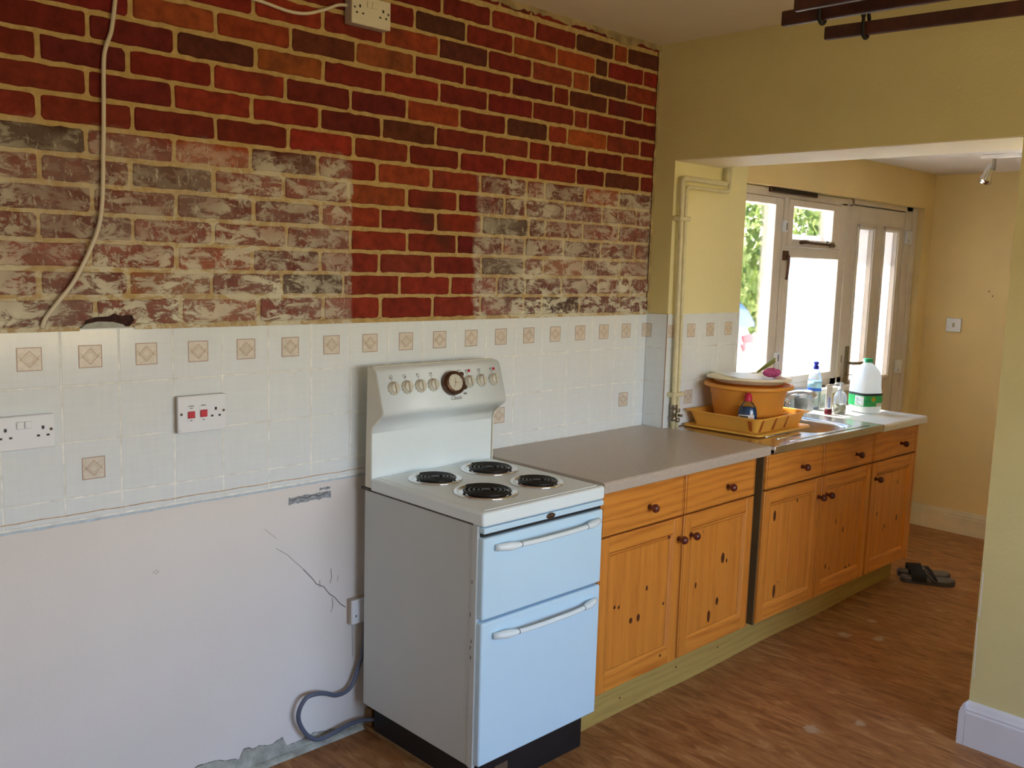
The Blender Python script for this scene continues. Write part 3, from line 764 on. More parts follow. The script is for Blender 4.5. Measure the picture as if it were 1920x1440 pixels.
for (zz, xx) in ((1.845, 3.560), (1.175, 3.558)):
    mb = MB(); mb.box(xx-.022, xx+.014, FY-.016, FY, zz-.030, zz+.028, 0, .005, 2); mb.box(xx-.004, xx+.002, FY-.0175, FY-.015, zz-.02, zz+.016, 1)
    obj('window_lock', mb, [M['white_plastic'], M['black']], W)
mb = MB()    # fanlight stay
z_ = 1.768; y_ = FY-.022
mb.tube([(3.70, y_, z_), (3.735, y_-.004, z_+.003), (3.80, y_, z_), (3.93, y_, z_-.002), (4.00, y_, z_-.004), (4.07, y_, z_-.006)], [.011, .012, .009, .008, .006, .006], 0, 8)
for x_ in (3.765, 3.98): mb.lathe([(.0, .012), (.006, .012), (.006, 0)], (x_, y_, z_+.004), 1, 8)
mb.box(4.03, 4.075, FY-.02, FY-.008, z_-.018, z_+.012, 1, .003)
obj('window_stay', mb, [M['bronze'], M['dull_metal']], W)['label'] = 'dark metal casement stay'
mb = MB()    # slot ventilator
mb.box(3.385, 3.855, FY-.018, FY, 2.004, 2.030, 0, .003)
for i in range(22): mb.box(3.40+i*.0205, 3.412+i*.0205, FY-.0195, FY-.017, 2.009, 2.025, 1)
obj('slot_vent', mb, [M['bronze'], M['black']], W)['label'] = 'dark brown slot ventilator across the window head'
mb = MB(); mb.box(3.10, 4.285, -.150, -.03, .958, .990, 0, .006, 2)
struct('trim_4', mb, M['gloss_white'])

# ---- back door
D = bpy.data.objects.new('door_1', None); COL.objects.link(D); D.location = (4.31, FY, 0); D['kind'] = 'structure'
mb = MB()
mb.box(4.29, 4.312, FY, .03, 0, 2.035, 0, .003); mb.box(5.010, 5.17, FY, .03, 0, 2.035, 0, .003); mb.box(4.29, 5.17, FY, .03, 2.002, 2.037, 0, .003)
mb.box(5.10, 5.165, FY-.006, FY, 0, 2.03, 0, .002)
mb.box(4.990, 5.02, -.019, .03, 0, 2.01); mb.box(4.30, 4.326, -.019, .03, 0, 2.01); mb.box(4.30, 5.02, -.019, .03, 1.984, 2.01); mb.box(4.29, 5.172, .0, .05, 2.0, 2.06); mb.box(5.15, 5.19, .0, .05, 0, 2.05)
obj('door_frame', mb, M['frame_white'], D)
mb = MB(); dy0, dy1 = FY+.004, FY+.050
for a in ((4.314, 4.402, .02, 1.996), (4.585, 4.742, .998, 1.870), (4.918, 5.004, .02, 1.996), (4.40, 4.92, 1.870, 1.996), (4.40, 4.92, .02, .998)): mb.box(a[0], a[1], dy0, dy1, a[2], a[3], 0, .0015)
for (a, b) in ((4.402, 4.585), (4.742, 4.918)):   # raised mouldings round the two glazed slots
    for c in ((a-.028, a-.004, .97, 1.898), (b+.004, b+.028, .97, 1.898), (a-.028, b+.028, 1.874, 1.898), (a-.028, b+.028, .970, .994)): mb.box(c[0], c[1], dy0-.008, dy0+.002, c[2], c[3], 0, .004)
mb.box(4.316, 5.002, dy0-.0006, dy0+.01, 1.9955, 2.000, 1)
leaf = obj('door_leaf', mb, [M['frame_white'], M['crack']], D)
for (a, b) in ((4.402, 4.585), (4.742, 4.918)):
    mb = MB(); mb.box(a, b, dy0+.028, dy0+.033, .998, 1.870); obj('obscured_pane', mb, M['obscure'], D)
mb = MB()
mb.box(4.336, 4.370, dy0-.010, dy0-.001, .985, 1.200, 0, .003)
mb.tube(catmull([(4.352, dy0-.008, 1.105), (4.352, dy0-.045, 1.105), (4.365, dy0-.052, 1.105), (4.42, dy0-.052, 1.103), (4.50, dy0-.048, 1.100)]), .0085, 0, 8)
mb.box(4.35, 4.354, dy0-.0115, dy0-.0095, 1.03, 1.05, 1)
H = obj('door_handle', mb, [M['dull_metal'], M['black']], D)
mb = MB(); mb.tube(catmull([(4.353, dy0-.008, 1.035), (4.356, dy0-.03, 1.037), (4.37, dy0-.035, 1.035), (4.372, dy0-.035, 1.01)]), .003, 0, 6); obj('key', mb, M['dull_metal'], H)
mb = MB(); mb.box(4.285, 4.295, FY-.002, FY+.004, 1.11, 1.15); obj('keep_plate', mb, M['dull_metal'], D)
for z_ in (1.845, 1.045):
    mb = MB(); mb.box(5.012, 5.085, FY-.020, FY, z_-.042, z_+.042, 0, .006, 2); mb.lathe([(.004, .0), (.004, -.002)], (5.03, FY-.021, z_-.02), 1, 8, ax='y')
    obj('door_hinge', mb, [M['white_plastic'], M['crack']], D)

# ================================================================ outside
rr = random.Random(5)
mb = MB(); mb.box(-6, 30, .16, 30, -.25, -.15); struct('ground', mb, M['concrete'])
t = empty('garden_wall', (8.35, 2.5, -.15), 'white rendered garden wall filling the view through the kitchen window', 'wall')
mb = MB(); mb.box(8.12, 16, 2.45, 2.58, -.15, 1.95); obj('wall', mb, M['render_white'], t)
mb = MB(); mb.box(8.11, 16.05, 2.44, 2.59, 1.95, 2.0); obj('coping', mb, M['render_white'], t)
t = empty('porch_wall', (6.1, .6, -.15), 'pinkish pebble-dashed wall seen through the right slot of the back door', 'wall')
mb = MB(); mb.box(6.55, 6.8, .16, 1.12, -.15, 2.6); obj('panel', mb, M['pebble'], t)
# hedge
def leaf_cloud(n, blobs, size, rr):
    mb = MB(); bm = mb.bm; tl = bm.loops.layers.float_color.new('tint')
    for i in range(n):
        c, r_ = rr.choice(blobs)
        while True:
            v = Vector((rr.uniform(-1, 1), rr.uniform(-1, 1), rr.uniform(-1, 1)))
            if .35 < v.length < 1: break
        p = Vector(c)+Vector((v.x*r_[0], v.y*r_[1], v.z*r_[2])); s_ = size*rr.uniform(.6, 1.3)
        q = Euler((rr.uniform(0, 6.3), rr.uniform(0, 6.3), rr.uniform(0, 6.3))).to_matrix()
        pts = [p+q @ Vector(a)*s_ for a in ((-.5, 0, 0), (-.1, .28, .05), (.5, 0, 0), (-.1, -.28, .05))]
        f = bm.faces.new([bm.verts.new(a) for a in pts]); tn = rr.random()**1.2
        for l in f.loops: l[tl] = (tn, tn, tn, 1)
    return mb
t = empty('hedge', (18, 8.6, -.15), 'tall sunlit leafy hedge beyond the parked car', 'hedge')
blobs = [((x, 8.6+rr.uniform(-.4, .5), z), (1.1, .8, .85)) for x in [12.5+.9*i for i in range(17)] for z in (.6, 1.5, 2.3)]
blobs += [((x, 8.8, 3.3+rr.uniform(-.2, .4)), (.8, .6, .6)) for x in (14, 16.2, 17.1, 19.0, 20.5, 22, 24.5)]
obj('foliage', leaf_cloud(11000, blobs, .22, rr), M['leaf'], t)
for i in range(10):
    mb = MB(); mb.tube([(13+i*1.4, 8.6, -.15), (13.1+i*1.4, 8.7, .9), (12.9+i*1.4+rr.uniform(-.2, .4), 8.6, 2.1)], [.05, .04, .02], 0, 7)
    obj('stem', mb, M['bark'], t)
# parked car, tail towards the house
def car():
    cx, yb = 7.90, 3.0; hw = .84
    t = empty('parked_car', (cx, yb, -.15), 'white hatchback parked tail-on outside, with a blue rear window and red lamp', 'car')
    side = [(0, .30), (-.06, .42), (-.08, .62), (-.02, .88), (.06, 1.08), (.26, 1.43), (.45, 1.55), (1.0, 1.62), (1.7, 1.61), (2.2, 1.50), (2.85, 1.12), (3.55, .95), (3.8, .75), (3.85, .42), (3.8, .28)]
    N = 9; mb = MB(); cols = []
    for j in range(N):
        u = -1+2*j/(N-1); row = []
        for (y, z) in side:
            hwz = hw*(1-.09*max(0, z-.85)/.7); e_ = abs(u)**3
            row.append(mb.bm.verts.new((cx+u*hwz, yb+y+e_*.12*(1 if y < 1.9 else -1), -.15+z-(.07*e_ if z > 1.0 else 0))))
        cols.append(row)
    for j in range(N-1):
        for i in range(len(side)-1):
            f = mb.bm.faces.new((cols[j][i], cols[j+1][i], cols[j+1][i+1], cols[j][i+1])); f.smooth = True
    for row in (cols[0], cols[-1]): mb.bm.faces.new(row)
    mb.bm.faces.new([c[0] for c in cols]+[c[-1] for c in reversed(cols)])
    obj('car_body', mb, M['car_white'], t)
    def patch(name, pts, mat, off=-.012):
        mb = MB(); mb.face([Vector(p)+Vector((0, off, .004)) for p in pts]); b = [Vector(p)+Vector((0, off+.02, .004)) for p in pts]
        for i in range(len(pts)): mb.face([Vector(pts[i])+Vector((0, off, .004)), Vector(pts[(i+1) % len(pts)])+Vector((0, off, .004)), b[(i+1) % len(pts)], b[i]])
        obj(name, mb, mat, t)
    yy = lambda z: yb+.06+(z-1.08)*.571+.015
    G = [(-.64, 1.11), (.66, 1.11), (.70, 1.15), (.68, 1.28), (.58, 1.375), (.40, 1.41), (-.40, 1.41), (-.58, 1.375), (-.68, 1.28)]
    patch('rear_window', [(cx+a, yy(z), -.15+z+.02) for a, z in G], M['car_glass'], -.035)
    patch('brake_light', [(cx+a, yy(z)-.02, -.15+z+.02) for a, z in ((-.25, 1.445), (.42, 1.445), (.42, 1.470), (-.25, 1.470))], M['dull_metal'], -.04)
    for sg in (1, -1):
        patch('tail_lamp', [(cx+sg*(a-.04), yb-.03+b, -.15+z+.035) for a, z, b in ((.28, .95, 0), (.25, 1.01, 0), (.42, 1.03, 0), (.58, .985, .01), (.66, .93, .02), (.64, .915, .02), (.45, .935, 0), (.33, .93, 0), (.31, .86, -.02), (.26, .84, -.02), (.24, .92, 0))], M['car_red'], -.05)
    for sg in (1, -1):
        for y in (.62, 3.1):
            mb = MB(); mb.lathe([(.0, .1), (.2, .1), (.3, .09), (.31, 0), (.3, -.09), (.2, -.1), (0, -.1)], (cx+sg*.72, yb+y, .16), 0, 20, ax='x'); obj('wheel', mb, M['tyre'], t)
car()
mb = MB(); mb.lathe([(.0, 0), (.024, 0), (.027, .01), (.029, .065), (.027, .067), (.025, .012), (0, .012)], (3.885, .10, 1.0), 0, 18)
mb2 = MB(); mb2.box(3.08, 4.30, .02, .16, .96, 1.0); struct('trim_6', mb2, M['concrete'])
tag(obj('pot', mb, M['dull_metal'], base=(3.885, .10, 1.0)), 'small dark grey pot standing on the outside sill behind the lower pane', 'pot')

# ================================================================ cooker
CX0, CX1 = .988, 1.522; HZ = .912
T = empty('cooker', (CX0, -.62, 0), 'white freestanding electric cooker with four coil rings and high control panel', 'cooker')
mb = MB()
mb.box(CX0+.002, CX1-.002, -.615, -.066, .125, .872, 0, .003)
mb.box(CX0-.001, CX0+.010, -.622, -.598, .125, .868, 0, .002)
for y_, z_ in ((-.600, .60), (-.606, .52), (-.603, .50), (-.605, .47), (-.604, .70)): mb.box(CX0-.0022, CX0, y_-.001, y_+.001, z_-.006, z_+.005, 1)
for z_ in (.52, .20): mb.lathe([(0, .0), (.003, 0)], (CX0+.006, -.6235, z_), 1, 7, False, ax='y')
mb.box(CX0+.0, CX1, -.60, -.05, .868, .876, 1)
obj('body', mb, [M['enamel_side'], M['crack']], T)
mb = MB(); mb.box(CX0+.045, CX1-.012, -.598, -.07, 0, .13, 0, .004); mb.box(CX0+.06, CX1-.03, -.602, -.598, .03, .11, 0)
mb.box(1.10, 1.155, -.6035, -.602, .060, .085, 1)
obj('plinth', mb, [M['black'], M['dull_metal']], T)
# hob top: folded enamel sheet
mb = MB()
mb.box(CX0-.001, CX1+.004, -.645, -.100, .868, HZ, 0, .009, 3)
mb.box(CX0+.02, CX1-.016, -.625, -.110, HZ-.001, HZ+.0015, 0, .001)
obj('hob', mb, M['enamel'], T)
# splash panel and console in one swept profile
prof = [(-.085, .880), (-.106, .880), (-.106, 1.060), (-.109, 1.078), (-.118, 1.094), (-.136, 1.108), (-.156, 1.120), (-.164, 1.128), (-.1655, 1.140), (-.1480, 1.195), (-.128, 1.258), (-.122, 1.268), (-.108, 1.274), (-.085, 1.274)]
mb = MB(); bm = mb.bm
def conx(y, z, side):
    t_ = max(0, min(1, (z-1.08)/.05)); base = CX0+.0015 if side < 0 else CX1-.004
    return base-.000*t_ if side < 0 else base+.013*t_
A = [bm.verts.new((conx(y, z, -1), y, z)) for y, z in prof]; B = [bm.verts.new((conx(y, z, 1), y, z)) for y, z in prof]
n = len(prof)
for i in range(n): f = bm.faces.new((A[i], A[(i+1) % n], B[(i+1) % n], B[i])); f.smooth = 1 < i < 11
bm.faces.new(A[::-1]); bm.faces.new(B)
bmesh.ops.triangulate(bm, faces=[f for f in bm.faces if len(f.verts) > 4])
SPL = mb
mb = MB(); P2 = [(-.072, .880), (-.103, .880), (-.103, 1.062), (-.110, 1.084), (-.150, 1.118), (-.1600, 1.128), (-.1620, 1.140), (-.1245, 1.258), (-.108, 1.272), (-.080, 1.276)]
mb.prism(P2, 'x', CX0, CX0+.012); mb.prism(P2, 'x', CX1-.004+.008, CX1+.010)
mb.box(CX0+.0118, CX1+.004, -.090, -.074, .87, 1.276)
bmesh.ops.triangulate(mb.bm, faces=[f for f in mb.bm.faces if len(f.verts) > 4])
obj('panel_casing', mb, M['casing'], T)
# console local frame: the sloped face
pa, pb = Vector((0, -.1655, 1.140)), Vector((0, -.128, 1.258)); vy = (pb-pa).normalized(); nn = Vector((1, 0, 0)).cross(vy)
nn = -nn if nn.y > 0 else nn
def CP(x, v, d=0): return Vector((x, 0, 0))+pa+vy*v+nn*d
RC = Matrix((Vector((1, 0, 0)), vy, nn)).transposed()     # local xyz -> x, up the slope, outwards
def conM(x, v, d=0): return Matrix.Translation(CP(x, v, d)) @ RC.to_4x4()
mb = SPL
def cbox(x, v, w_, h_, mi=1): mb.box(-w_/2, w_/2, -h_/2, h_/2, 0, .0006, mi, 0, 1, conM(x, v))
kx = [1.044, 1.099, 1.155, 1.209, 1.370, 1.427, 1.486]; kv = .072
for i, x in enumerate(kx):
    for a in (-130, -100, -70, -45, 200, 165, 10):
        r_ = .0225; cbox(x+r_*math.cos(math.radians(a)), kv+r_*math.sin(math.radians(a)), .0022, .0022)
    cbox(x-.002, kv+.027, .002, .0035)
    if i != 4 or True:
        v_ = kv+.0365
        for a, b, w_, h_ in ((-.005, 0, .0010, .010), (.005, 0, .0010, .010), (0, .005, .010, .0010), (0, -.005, .010, .0010)): cbox(x+a-.003, v_+b, w_, h_)
        cbox(x-.003+(.0025 if i % 2 else -.0025), v_+(.002 if i > 1 else -.002), .0035, .0035)
for a in (0, .006, .012): cbox(1.326+a, .110, .0012, .007)
cbox(1.332, .1145, .014, .0012)
for a in (0, .005, .010): cbox(1.338+a, .032, .0035, .006)
text_into(mb, 'Classic', .018, conM(1.300, .020, .0002), 1, .35, .0003)
obj('splash_panel', mb, [M['enamel'], M['crack']], T)
def knob(x):
    mb = MB(); Mx = conM(x, kv)
    v0 = len(mb.bm.verts); mb.lathe([(.0215, 0), (.0220, .004), (.0200, .007), (.0165, .0085), (.0165, .015), (.014, .017), (0, .017)], (0, 0, 0), 0, 26)
    mb.box(-.0042, .0042, -.0175, .0175, .006, .024, 0, .0022, 2)
    for v in mb.bm.verts: v.co = Mx @ v.co
    return mb
for x in kx: obj('control_knob', knob(x), M['knob_cream'], T)
for x in (1.378, 1.496):
    mb = MB(); mb.lathe([(.0056, 0), (.0056, .002), (.003, .0035), (0, .0038)], (0, 0, 0), 0, 14)
    for v in mb.bm.verts: v.co = conM(x, .110) @ v.co
    obj('indicator_light', mb, M['red'], T)['label'] = 'small red indicator light'
cxk = 1.289
mb = MB(); mb.lathe([(.040, 0), (.042, .004), (.040, .022), (.034, .027), (.030, .026), (.029, .021), (0, .021)], (0, 0, 0), 0, 36, sxy=(1, .92))
for a in (38, -25): mb.lathe([(.007, 0), (.0075, .020), (.005, .024), (0, .025)], (.042*math.cos(math.radians(a)), .040*math.sin(math.radians(a)), 0), 0, 12)
for v in mb.bm.verts: v.co = (conM(cxk, .070) @ Matrix.Scale(1.09, 4)) @ v.co
CL = obj('timer_clock', mb, M['bronze'], T, ); CL['label'] = 'round bronze-rimmed timer clock'
mb = MB(); mb.lathe([(0, .0222), (.0285, .0222), (.0285, .0215)], (0, 0, 0), 0, 30, False, (1, .92))
for h in range(12): a = math.radians(30*h); mb.box(-.0006, .0006, .022, .0255, .0222, .0226, 1, 0, 1, Matrix.Rotation(a, 4, 'Z'))
for v in mb.bm.verts: v.co = (conM(cxk, .070) @ Matrix.Scale(1.09, 4)) @ v.co
obj('clock_face', mb, [M['knob_cream'], M['crack']], CL)
mb = MB()
for a, L in ((-5, .014), (-92, .019), (150, .016)): mb.box(-.0009, .0009, 0, L, .0228, .0234, 0, 0, 1, Matrix.Rotation(math.radians(a), 4, 'Z'))
mb.lathe([(.0025, .0226), (.0025, .0245), (0, .025)], (0, 0, 0), 0, 10)
for v in mb.bm.verts: v.co = (conM(cxk, .070) @ Matrix.Scale(1.09, 4)) @ v.co
obj('clock_hand', mb, M['decal_tan'], CL)
# coil rings
for (rx, ry, ro) in ((1.143, -.244, .085), (1.383, -.245, .096), (1.155, -.474, .098), (1.375, -.480, .085)):
    mb = MB(); ri = ro-.011
    pts = []; turns = 4.3
    for i in range(int(turns*26)+1):
        a = 2*PI*i/26; r_ = .018+(ri-.018-.005)*i/(turns*26); pts.append((rx+r_*math.cos(a), ry+r_*math.sin(a), HZ+.0085))
    mb.tube(pts, .0046, 0, 8); mb.lathe([(0, .012), (.015, .012), (.016, .008), (.014, .004)], (rx, ry, HZ), 0, 18)
    mb.lathe([(0, -.001), (ri, -.0005)], (rx, ry, HZ+.0015), 0, 30)
    rg = obj('coil_ring', mb, M['coil'], T)
    mb = MB(); mb.lathe([(ro+.004, .0015), (ro+.003, .006), (ro, .0085), (ro-.006, .0075), (ri, .0035), (ri-.001, .002)], (rx, ry, HZ), 0, 44)
    obj('trim_ring', mb, M['chrome'], rg)['label'] = 'chrome trim ring'
# front: fascia, two drop-down doors with bowed handles
FYc = -.645
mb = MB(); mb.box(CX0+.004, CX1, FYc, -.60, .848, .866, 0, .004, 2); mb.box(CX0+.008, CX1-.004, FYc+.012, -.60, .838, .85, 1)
obj('fascia', mb, [M['enamel_skylit'], M['black']], T)
mb = MB(); mb.lathe([(.0190, 0), (.0190, .002), (.015, .0035), (0, .004)], (1.268, FYc, .8575), 0, 24, sxy=(1, .46), ax='y')
mb.lathe([(.006, .0042), (0, .0046)], (1.268, FYc, .8595), 1, 12, sxy=(1.4, .35), ax='y')
obj('badge', mb, [M['bronze'], M['dull_metal']], T)['label'] = 'small oval bronze badge'
def cooker_door(z0, z1, zh):
    mb = MB(); mb.box(CX0+.003, CX1-.002, FYc, -.612, z0, z1, 0, .007, 3); d = obj('oven_door', mb, M['enamel_skylit'], T)
    mb = MB(); xa, xb = 1.035, 1.492; m_ = (xa+xb)/2
    def sec(x):
        u = (x-m_)/((xb-xa)/2); return -.030*(1-abs(u)**3.2)
    xs = [xa+(xb-xa)*i/28 for i in range(29)]
    pts = [(x, FYc-.004+sec(x), zh) for x in xs]; ra = []
    for x in xs:
        u = abs((x-m_)/((xb-xa)/2)); ra.append(.0075 if u < .66 else .0075+.0055*math.sin(min(1, (u-.66)/.24)*PI*.8)*(1 if u < .93 else .8))
    mb.tube(pts, ra, 0, 10)
    for sx_ in (xa+.075, xb-.075):
        i = min(range(29), key=lambda k: abs(xs[k]-sx_)); mb.tube([(xs[i]-.001, pts[i][1], zh), (xs[i]+.001, pts[i][1], zh)], ra[i]+.0008, 1, 10)
    for x in (xa+.008, xb-.008): mb.box(x-.008, x+.008, FYc-.012, FYc, zh-.008, zh+.008, 0, .004, 2)
    obj('door_handle', mb, [M['enamel'], M['crack']], d)
cooker_door(.590, .836, .803); cooker_door(.138, .582, .536)

mb = MB(); mb.box(1.030, 1.048, -.60, -.012, 0, .016, 0, .002); mb.box(1.040, 1.070, -.045, -.012, .014, .075, 0, .003)
tag(obj('floor_batten', mb, M['batten'], base=(1.04, -.3, 0)), 'thin raw wooden batten on the floor along the left foot of the cooker', 'batten')
# cooker outlet and cable
T = empty('outlet_plate', (.985, 0, .437), 'white cable outlet plate low on the wall, half hidden behind the cooker', 'outlet')
mb = MB(); mb.box(.968, 1.054, -.020, -.0005, .395, .481, 0, .002); obj('back_box', mb, M['box_side'], T)
mb = MB(); mb.box(.969, 1.054, -.032, -.020, .396, .480, 0, .004, 2); mb.lathe([(.0035, 0), (.0035, .0015), (0, .0018)], (.984, -.0315, .425), 1, 8, ax='y'); obj('plate', mb, [M['white_plastic'], M['crack']], T)
mb = MB(); g = catmull([(1.03, -.022, .40), (1.02, -.024, .30), (.996, -.028, .235), (.963, -.030, .176), (.909, -.032, .168), (.860, -.038, .192), (.820, -.042, .204), (.785, -.040, .200), (.762, -.036, .165), (.762, -.034, .125), (.785, -.034, .078), (.815, -.036, .047), (.850, -.038, .038), (.900, -.040, .045), (.960, -.040, .052), (1.01, -.045, .050), (1.05, -.06, .045)], 7)
mb.tube(g, .0075, 0, 10); tag(obj('cable', mb, M['cable_grey'], base=(.9, -.03, .1)), 'thick grey cooker cable looping low against the wall', 'cable')

# ================================================================ wall sockets
def pinset(mb, x, z, y, mi):
    mb.box(x-.0032, x+.0032, y-.0008, y, z+.006, z+.0145, mi)
    for s_ in (-1, 1): mb.box(x+s_*.0115-.0036, x+s_*.0115+.0036, y-.0008, y, z-.0125, z-.0075, mi)
def screw(mb, x, z, y, mi): mb.lathe([(.0040, 0), (.0038, .0012), (0, .0016)], (x, y, z), mi, 12, ax='y'); mb.box(x-.003, x+.003, y-.0022, y-.0012, z-.0005, z+.0005, mi+1)
def twin_socket(loc, depth, label, mats, name='double_socket'):
    x, y, z = loc; t = empty(name, loc, label, 'socket')
    mb = MB(); mb.box(x-.0725, x+.0725, y-depth, y-.0003, z-.0425, z+.0425, 0, .002); obj('back_box', mb, mats[1], t)
    f = y-depth; mb = MB(); mb.box(x-.0735, x+.0735, f-.010, f, z-.0435, z+.0435, 0, .003, 2)
    for s_ in (-1, 1): pinset(mb, x+s_*.044, z, f-.010, 1); screw(mb, x+s_*.0635, z+.004, f-.010, 2)
    obj('plate', mb, [mats[0], M['black'], M['dull_metal'], M['black']], t)
    for s_ in (-1, 1):
        mb = MB(); mb.box(x+s_*.0095-.0090, x+s_*.0095+.0090, f-.0145, f-.009, z+.010, z+.030, 0, .0025, 2); obj('rocker_switch', mb, M['white_plastic'] if depth < .03 else mats[0], t)
    return t
twin_socket((-.0245, -.006, 1.161), .012, 'white double socket with two rocker switches on the tiles at far left', (M['white_plastic'], M['white_plastic']))
twin_socket((1.015, -.006, 2.381), .032, 'aged double socket in a deep surface box high on the bare brick', (M['old_plastic'], M['box_side']))
x, y, z = .4495, -.006, 1.167
T = empty('cooker_switch', (x, y, z), 'white cooker switch panel with two red rockers and a socket on the tiles', 'switch')
mb = MB(); mb.box(x-.0725, x+.0725, y-.014, y-.0003, z-.052, z+.052, 0, .002); obj('back_box', mb, M['box_side'], T)
mb = MB(); f = y-.014; mb.box(x-.0735, x+.0735, f-.010, f, z-.053, z+.053, 0, .003, 2)
mb.box(x-.047, x-.023, f-.0108, f-.0099, z-.021, z+.027, 0); mb.box(x-.009, x+.013, f-.0108, f-.0099, z-.021, z+.027, 0)
pinset(mb, x+.040, z+.001, f-.010, 1); screw(mb, x-.0640, z+.002, f-.010, 2); screw(mb, x+.0640, z+.004, f-.010, 2)
for (xx, zz, w_) in ((-.035, .024, .015), (-.035, .018, .007), (.002, .024, .014), (-.035, -.0175, .006), (.002, -.0175, .006)):
    k = 0
    while k < w_: mb.box(x+xx-w_/2+k, x+xx-w_/2+k+.0013, f-.0112, f-.0105, z+zz-.0014, z+zz+.0014, 1); k += .0021
mb.box(x-.068, x-.0675, f-.0103, f-.0098, z-.047, z-.042, 2); mb.box(x-.068, x-.062, f-.0103, f-.0098, z-.0475, z-.047, 2)
obj('plate', mb, [M['white_plastic'], M['black'], M['dull_metal'], M['black']], T)
for xx in (-.035, .002):
    mb = MB(); mb.box(x+xx-.0105, x+xx+.0105, f-.015, f-.010, z-.010, z+.009, 0, .002, 2); mb.prism([(f-.015, z-.008), (f-.018, z-.009), (f-.012, z-.011)] if xx < 0 else [(f-.015, z+.008), (f-.018, z+.009), (f-.012, z+.011)], 'x', x+xx-.010, x+xx+.010)
    obj('rocker_switch', mb, M['red'], T)['label'] = 'red rocker switch'
# cables on the brick
mb = MB(); c1 = [(.27, -.012, 2.552), (.243, -.013, 2.33), (.238, -.013, 2.278), (.225, -.013, 2.188), (.212, -.014, 2.150), (.203, -.014, 2.110), (.199, -.015, 2.002), (.197, -.015, 1.93), (.194, -.015, 1.865), (.189, -.016, 1.76), (.178, -.018, 1.69), (.154, -.020, 1.627), (.111, -.019, 1.543), (.069, -.016, 1.487), (.040, -.012, 1.447), (.032, -.008, 1.422)]
mb.tube(catmull(c1, 6), .0055, 0, 10); tag(obj('cable', mb, M['cable_white'], base=(.2, -.01, 2.0)), 'cream cable hanging down the brick in a long curve to the tiles', 'cable')
mb = MB(); c2 = [(.30, -.012, 2.42), (.42, -.012, 2.375), (.50, -.013, 2.353), (.578, -.014, 2.346), (.62, -.014, 2.346), (.665, -.014, 2.343), (.74, -.014, 2.335), (.80, -.015, 2.340), (.86, -.016, 2.362), (.91, -.018, 2.386), (.944, -.020, 2.392)]
mb.tube(catmull(c2, 6), .0050, 0, 10); tag(obj('cable', mb, M['cable_white'], base=(.6, -.01, 2.35)), 'cream cable sagging across the brick into the high socket box', 'cable')

# ================================================================ base units
KN = [(0, 0), (.0095, 0), (.0085, .004), (.0060, .010), (.0065, .014), (.0125, .019), (.0155, .026), (.0155, .031), (.0115, .038), (.005, .041), (0, .0415)]
def knob_at(x, z, y, parent):
    mb = MB(); mb.lathe(KN, (x, y, z), 0, 20, ax='y'); obj('knob', mb, M['knob_wood'], parent)
PINE = None
def cdoor(x0, x1, z0, z1, y, parent, knots, kn, seed, lines=()):
    """framed door; y is the front face"""
    mb = MB(); s_ = .052; t_ = .020
    mb.box(x0, x0+s_, y, y+t_, z0, z1, 0, .0025, 2); mb.box(x1-s_, x1, y, y+t_, z0, z1, 0, .0025, 2)
    mb.box(x0+s_, x1-s_, y+.0004, y+t_, z1-s_-.004, z1, 1, .0018); mb.box(x0+s_, x1-s_, y+.0004, y+t_, z0, z0+s_+.004, 1, .0018)
    a0, a1, b0, b1 = x0+s_, x1-s_, z0+s_+.004, z1-s_-.004
    # sloping bead round the panel, then the flat panel made of upright boards
    q = [(a0, b0), (a1, b0), (a1, b1), (a0, b1)]; ins = lambda d: [(a0+d, b0+d), (a1-d, b0+d), (a1-d, b1-d), (a0+d, b1-d)]
    st = [(ins(0), y+.0005), (ins(.003), y+.003), (ins(.006), y+.002), (ins(.016), y+.0085)]
    for (L1, ya), (L2, yb) in zip(st[:-1], st[1:]):
        for i in range(4):
            j = (i+1) % 4; mb.face([(L1[i][0], ya, L1[i][1]), (L1[j][0], ya, L1[j][1]), (L2[j][0], yb, L2[j][1]), (L2[i][0], yb, L2[i][1])], 1 if i % 2 == 0 else 0)
    d = .016; nb = 4; w_ = (a1-a0-2*d)/nb
    for i in range(nb): mb.box(a0+d+w_*i+.0004, a0+d+w_*(i+1)-.0004, y+.0085, y+t_-.003, b0+d, b1-d, 0, .0011)
    for u in (x0+.006, x1-.006): mb.box(u-.0008, u+.0008, y-.0003, y+.001, z0+.003, z1-.003, 3)
    for (u, v, rw, rh) in knots:
        kx_, kz_ = x0+u*(x1-x0), z0+v*(z1-z0); yy = y+.0085 if (a0+d < kx_ < a1-d and b0+d < kz_ < b1-d) else y+.0004
        mb.lathe([(0, .0011), (.0045*rw, .0010), (.0065*rw, .0006)], (kx_, yy, kz_), 2, 12, False, (1, rh), ax='y')
    o = obj('door', mb, [M['pine_v'], M['pine_h'], M['knot'], M['groove']], parent)
    knob_at(kn[0], kn[1], y, o); return o
def cdrawer(x0, x1, z0, z1, y, parent, kn):
    mb = MB(); mb.box(x0, x1, y, y+.020, z0, z1, 0, .003, 2)
    for u in (x0+.010, x1-.010): mb.box(u-.0010, u+.0010, y-.0003, y+.002, z0+.003, z1-.003, 1)
    o = obj('drawer_front', mb, [M['pine_h'], M['groove']], parent); knob_at(kn[0], kn[1], y, o); return o
M['carcass'] = plain('brown_carcass_board', (.13, .078, .030), .5, var=.15)
C1 = empty('base_cabinet', (2.05, -.58, .155), 'pine base cabinet beside the cooker, two drawers over two panelled doors', 'cabinet')
mb = MB(); mb.box(1.556, 2.532, -.5795, -.03, .155, .876); obj('carcass', mb, M['carcass'], C1)
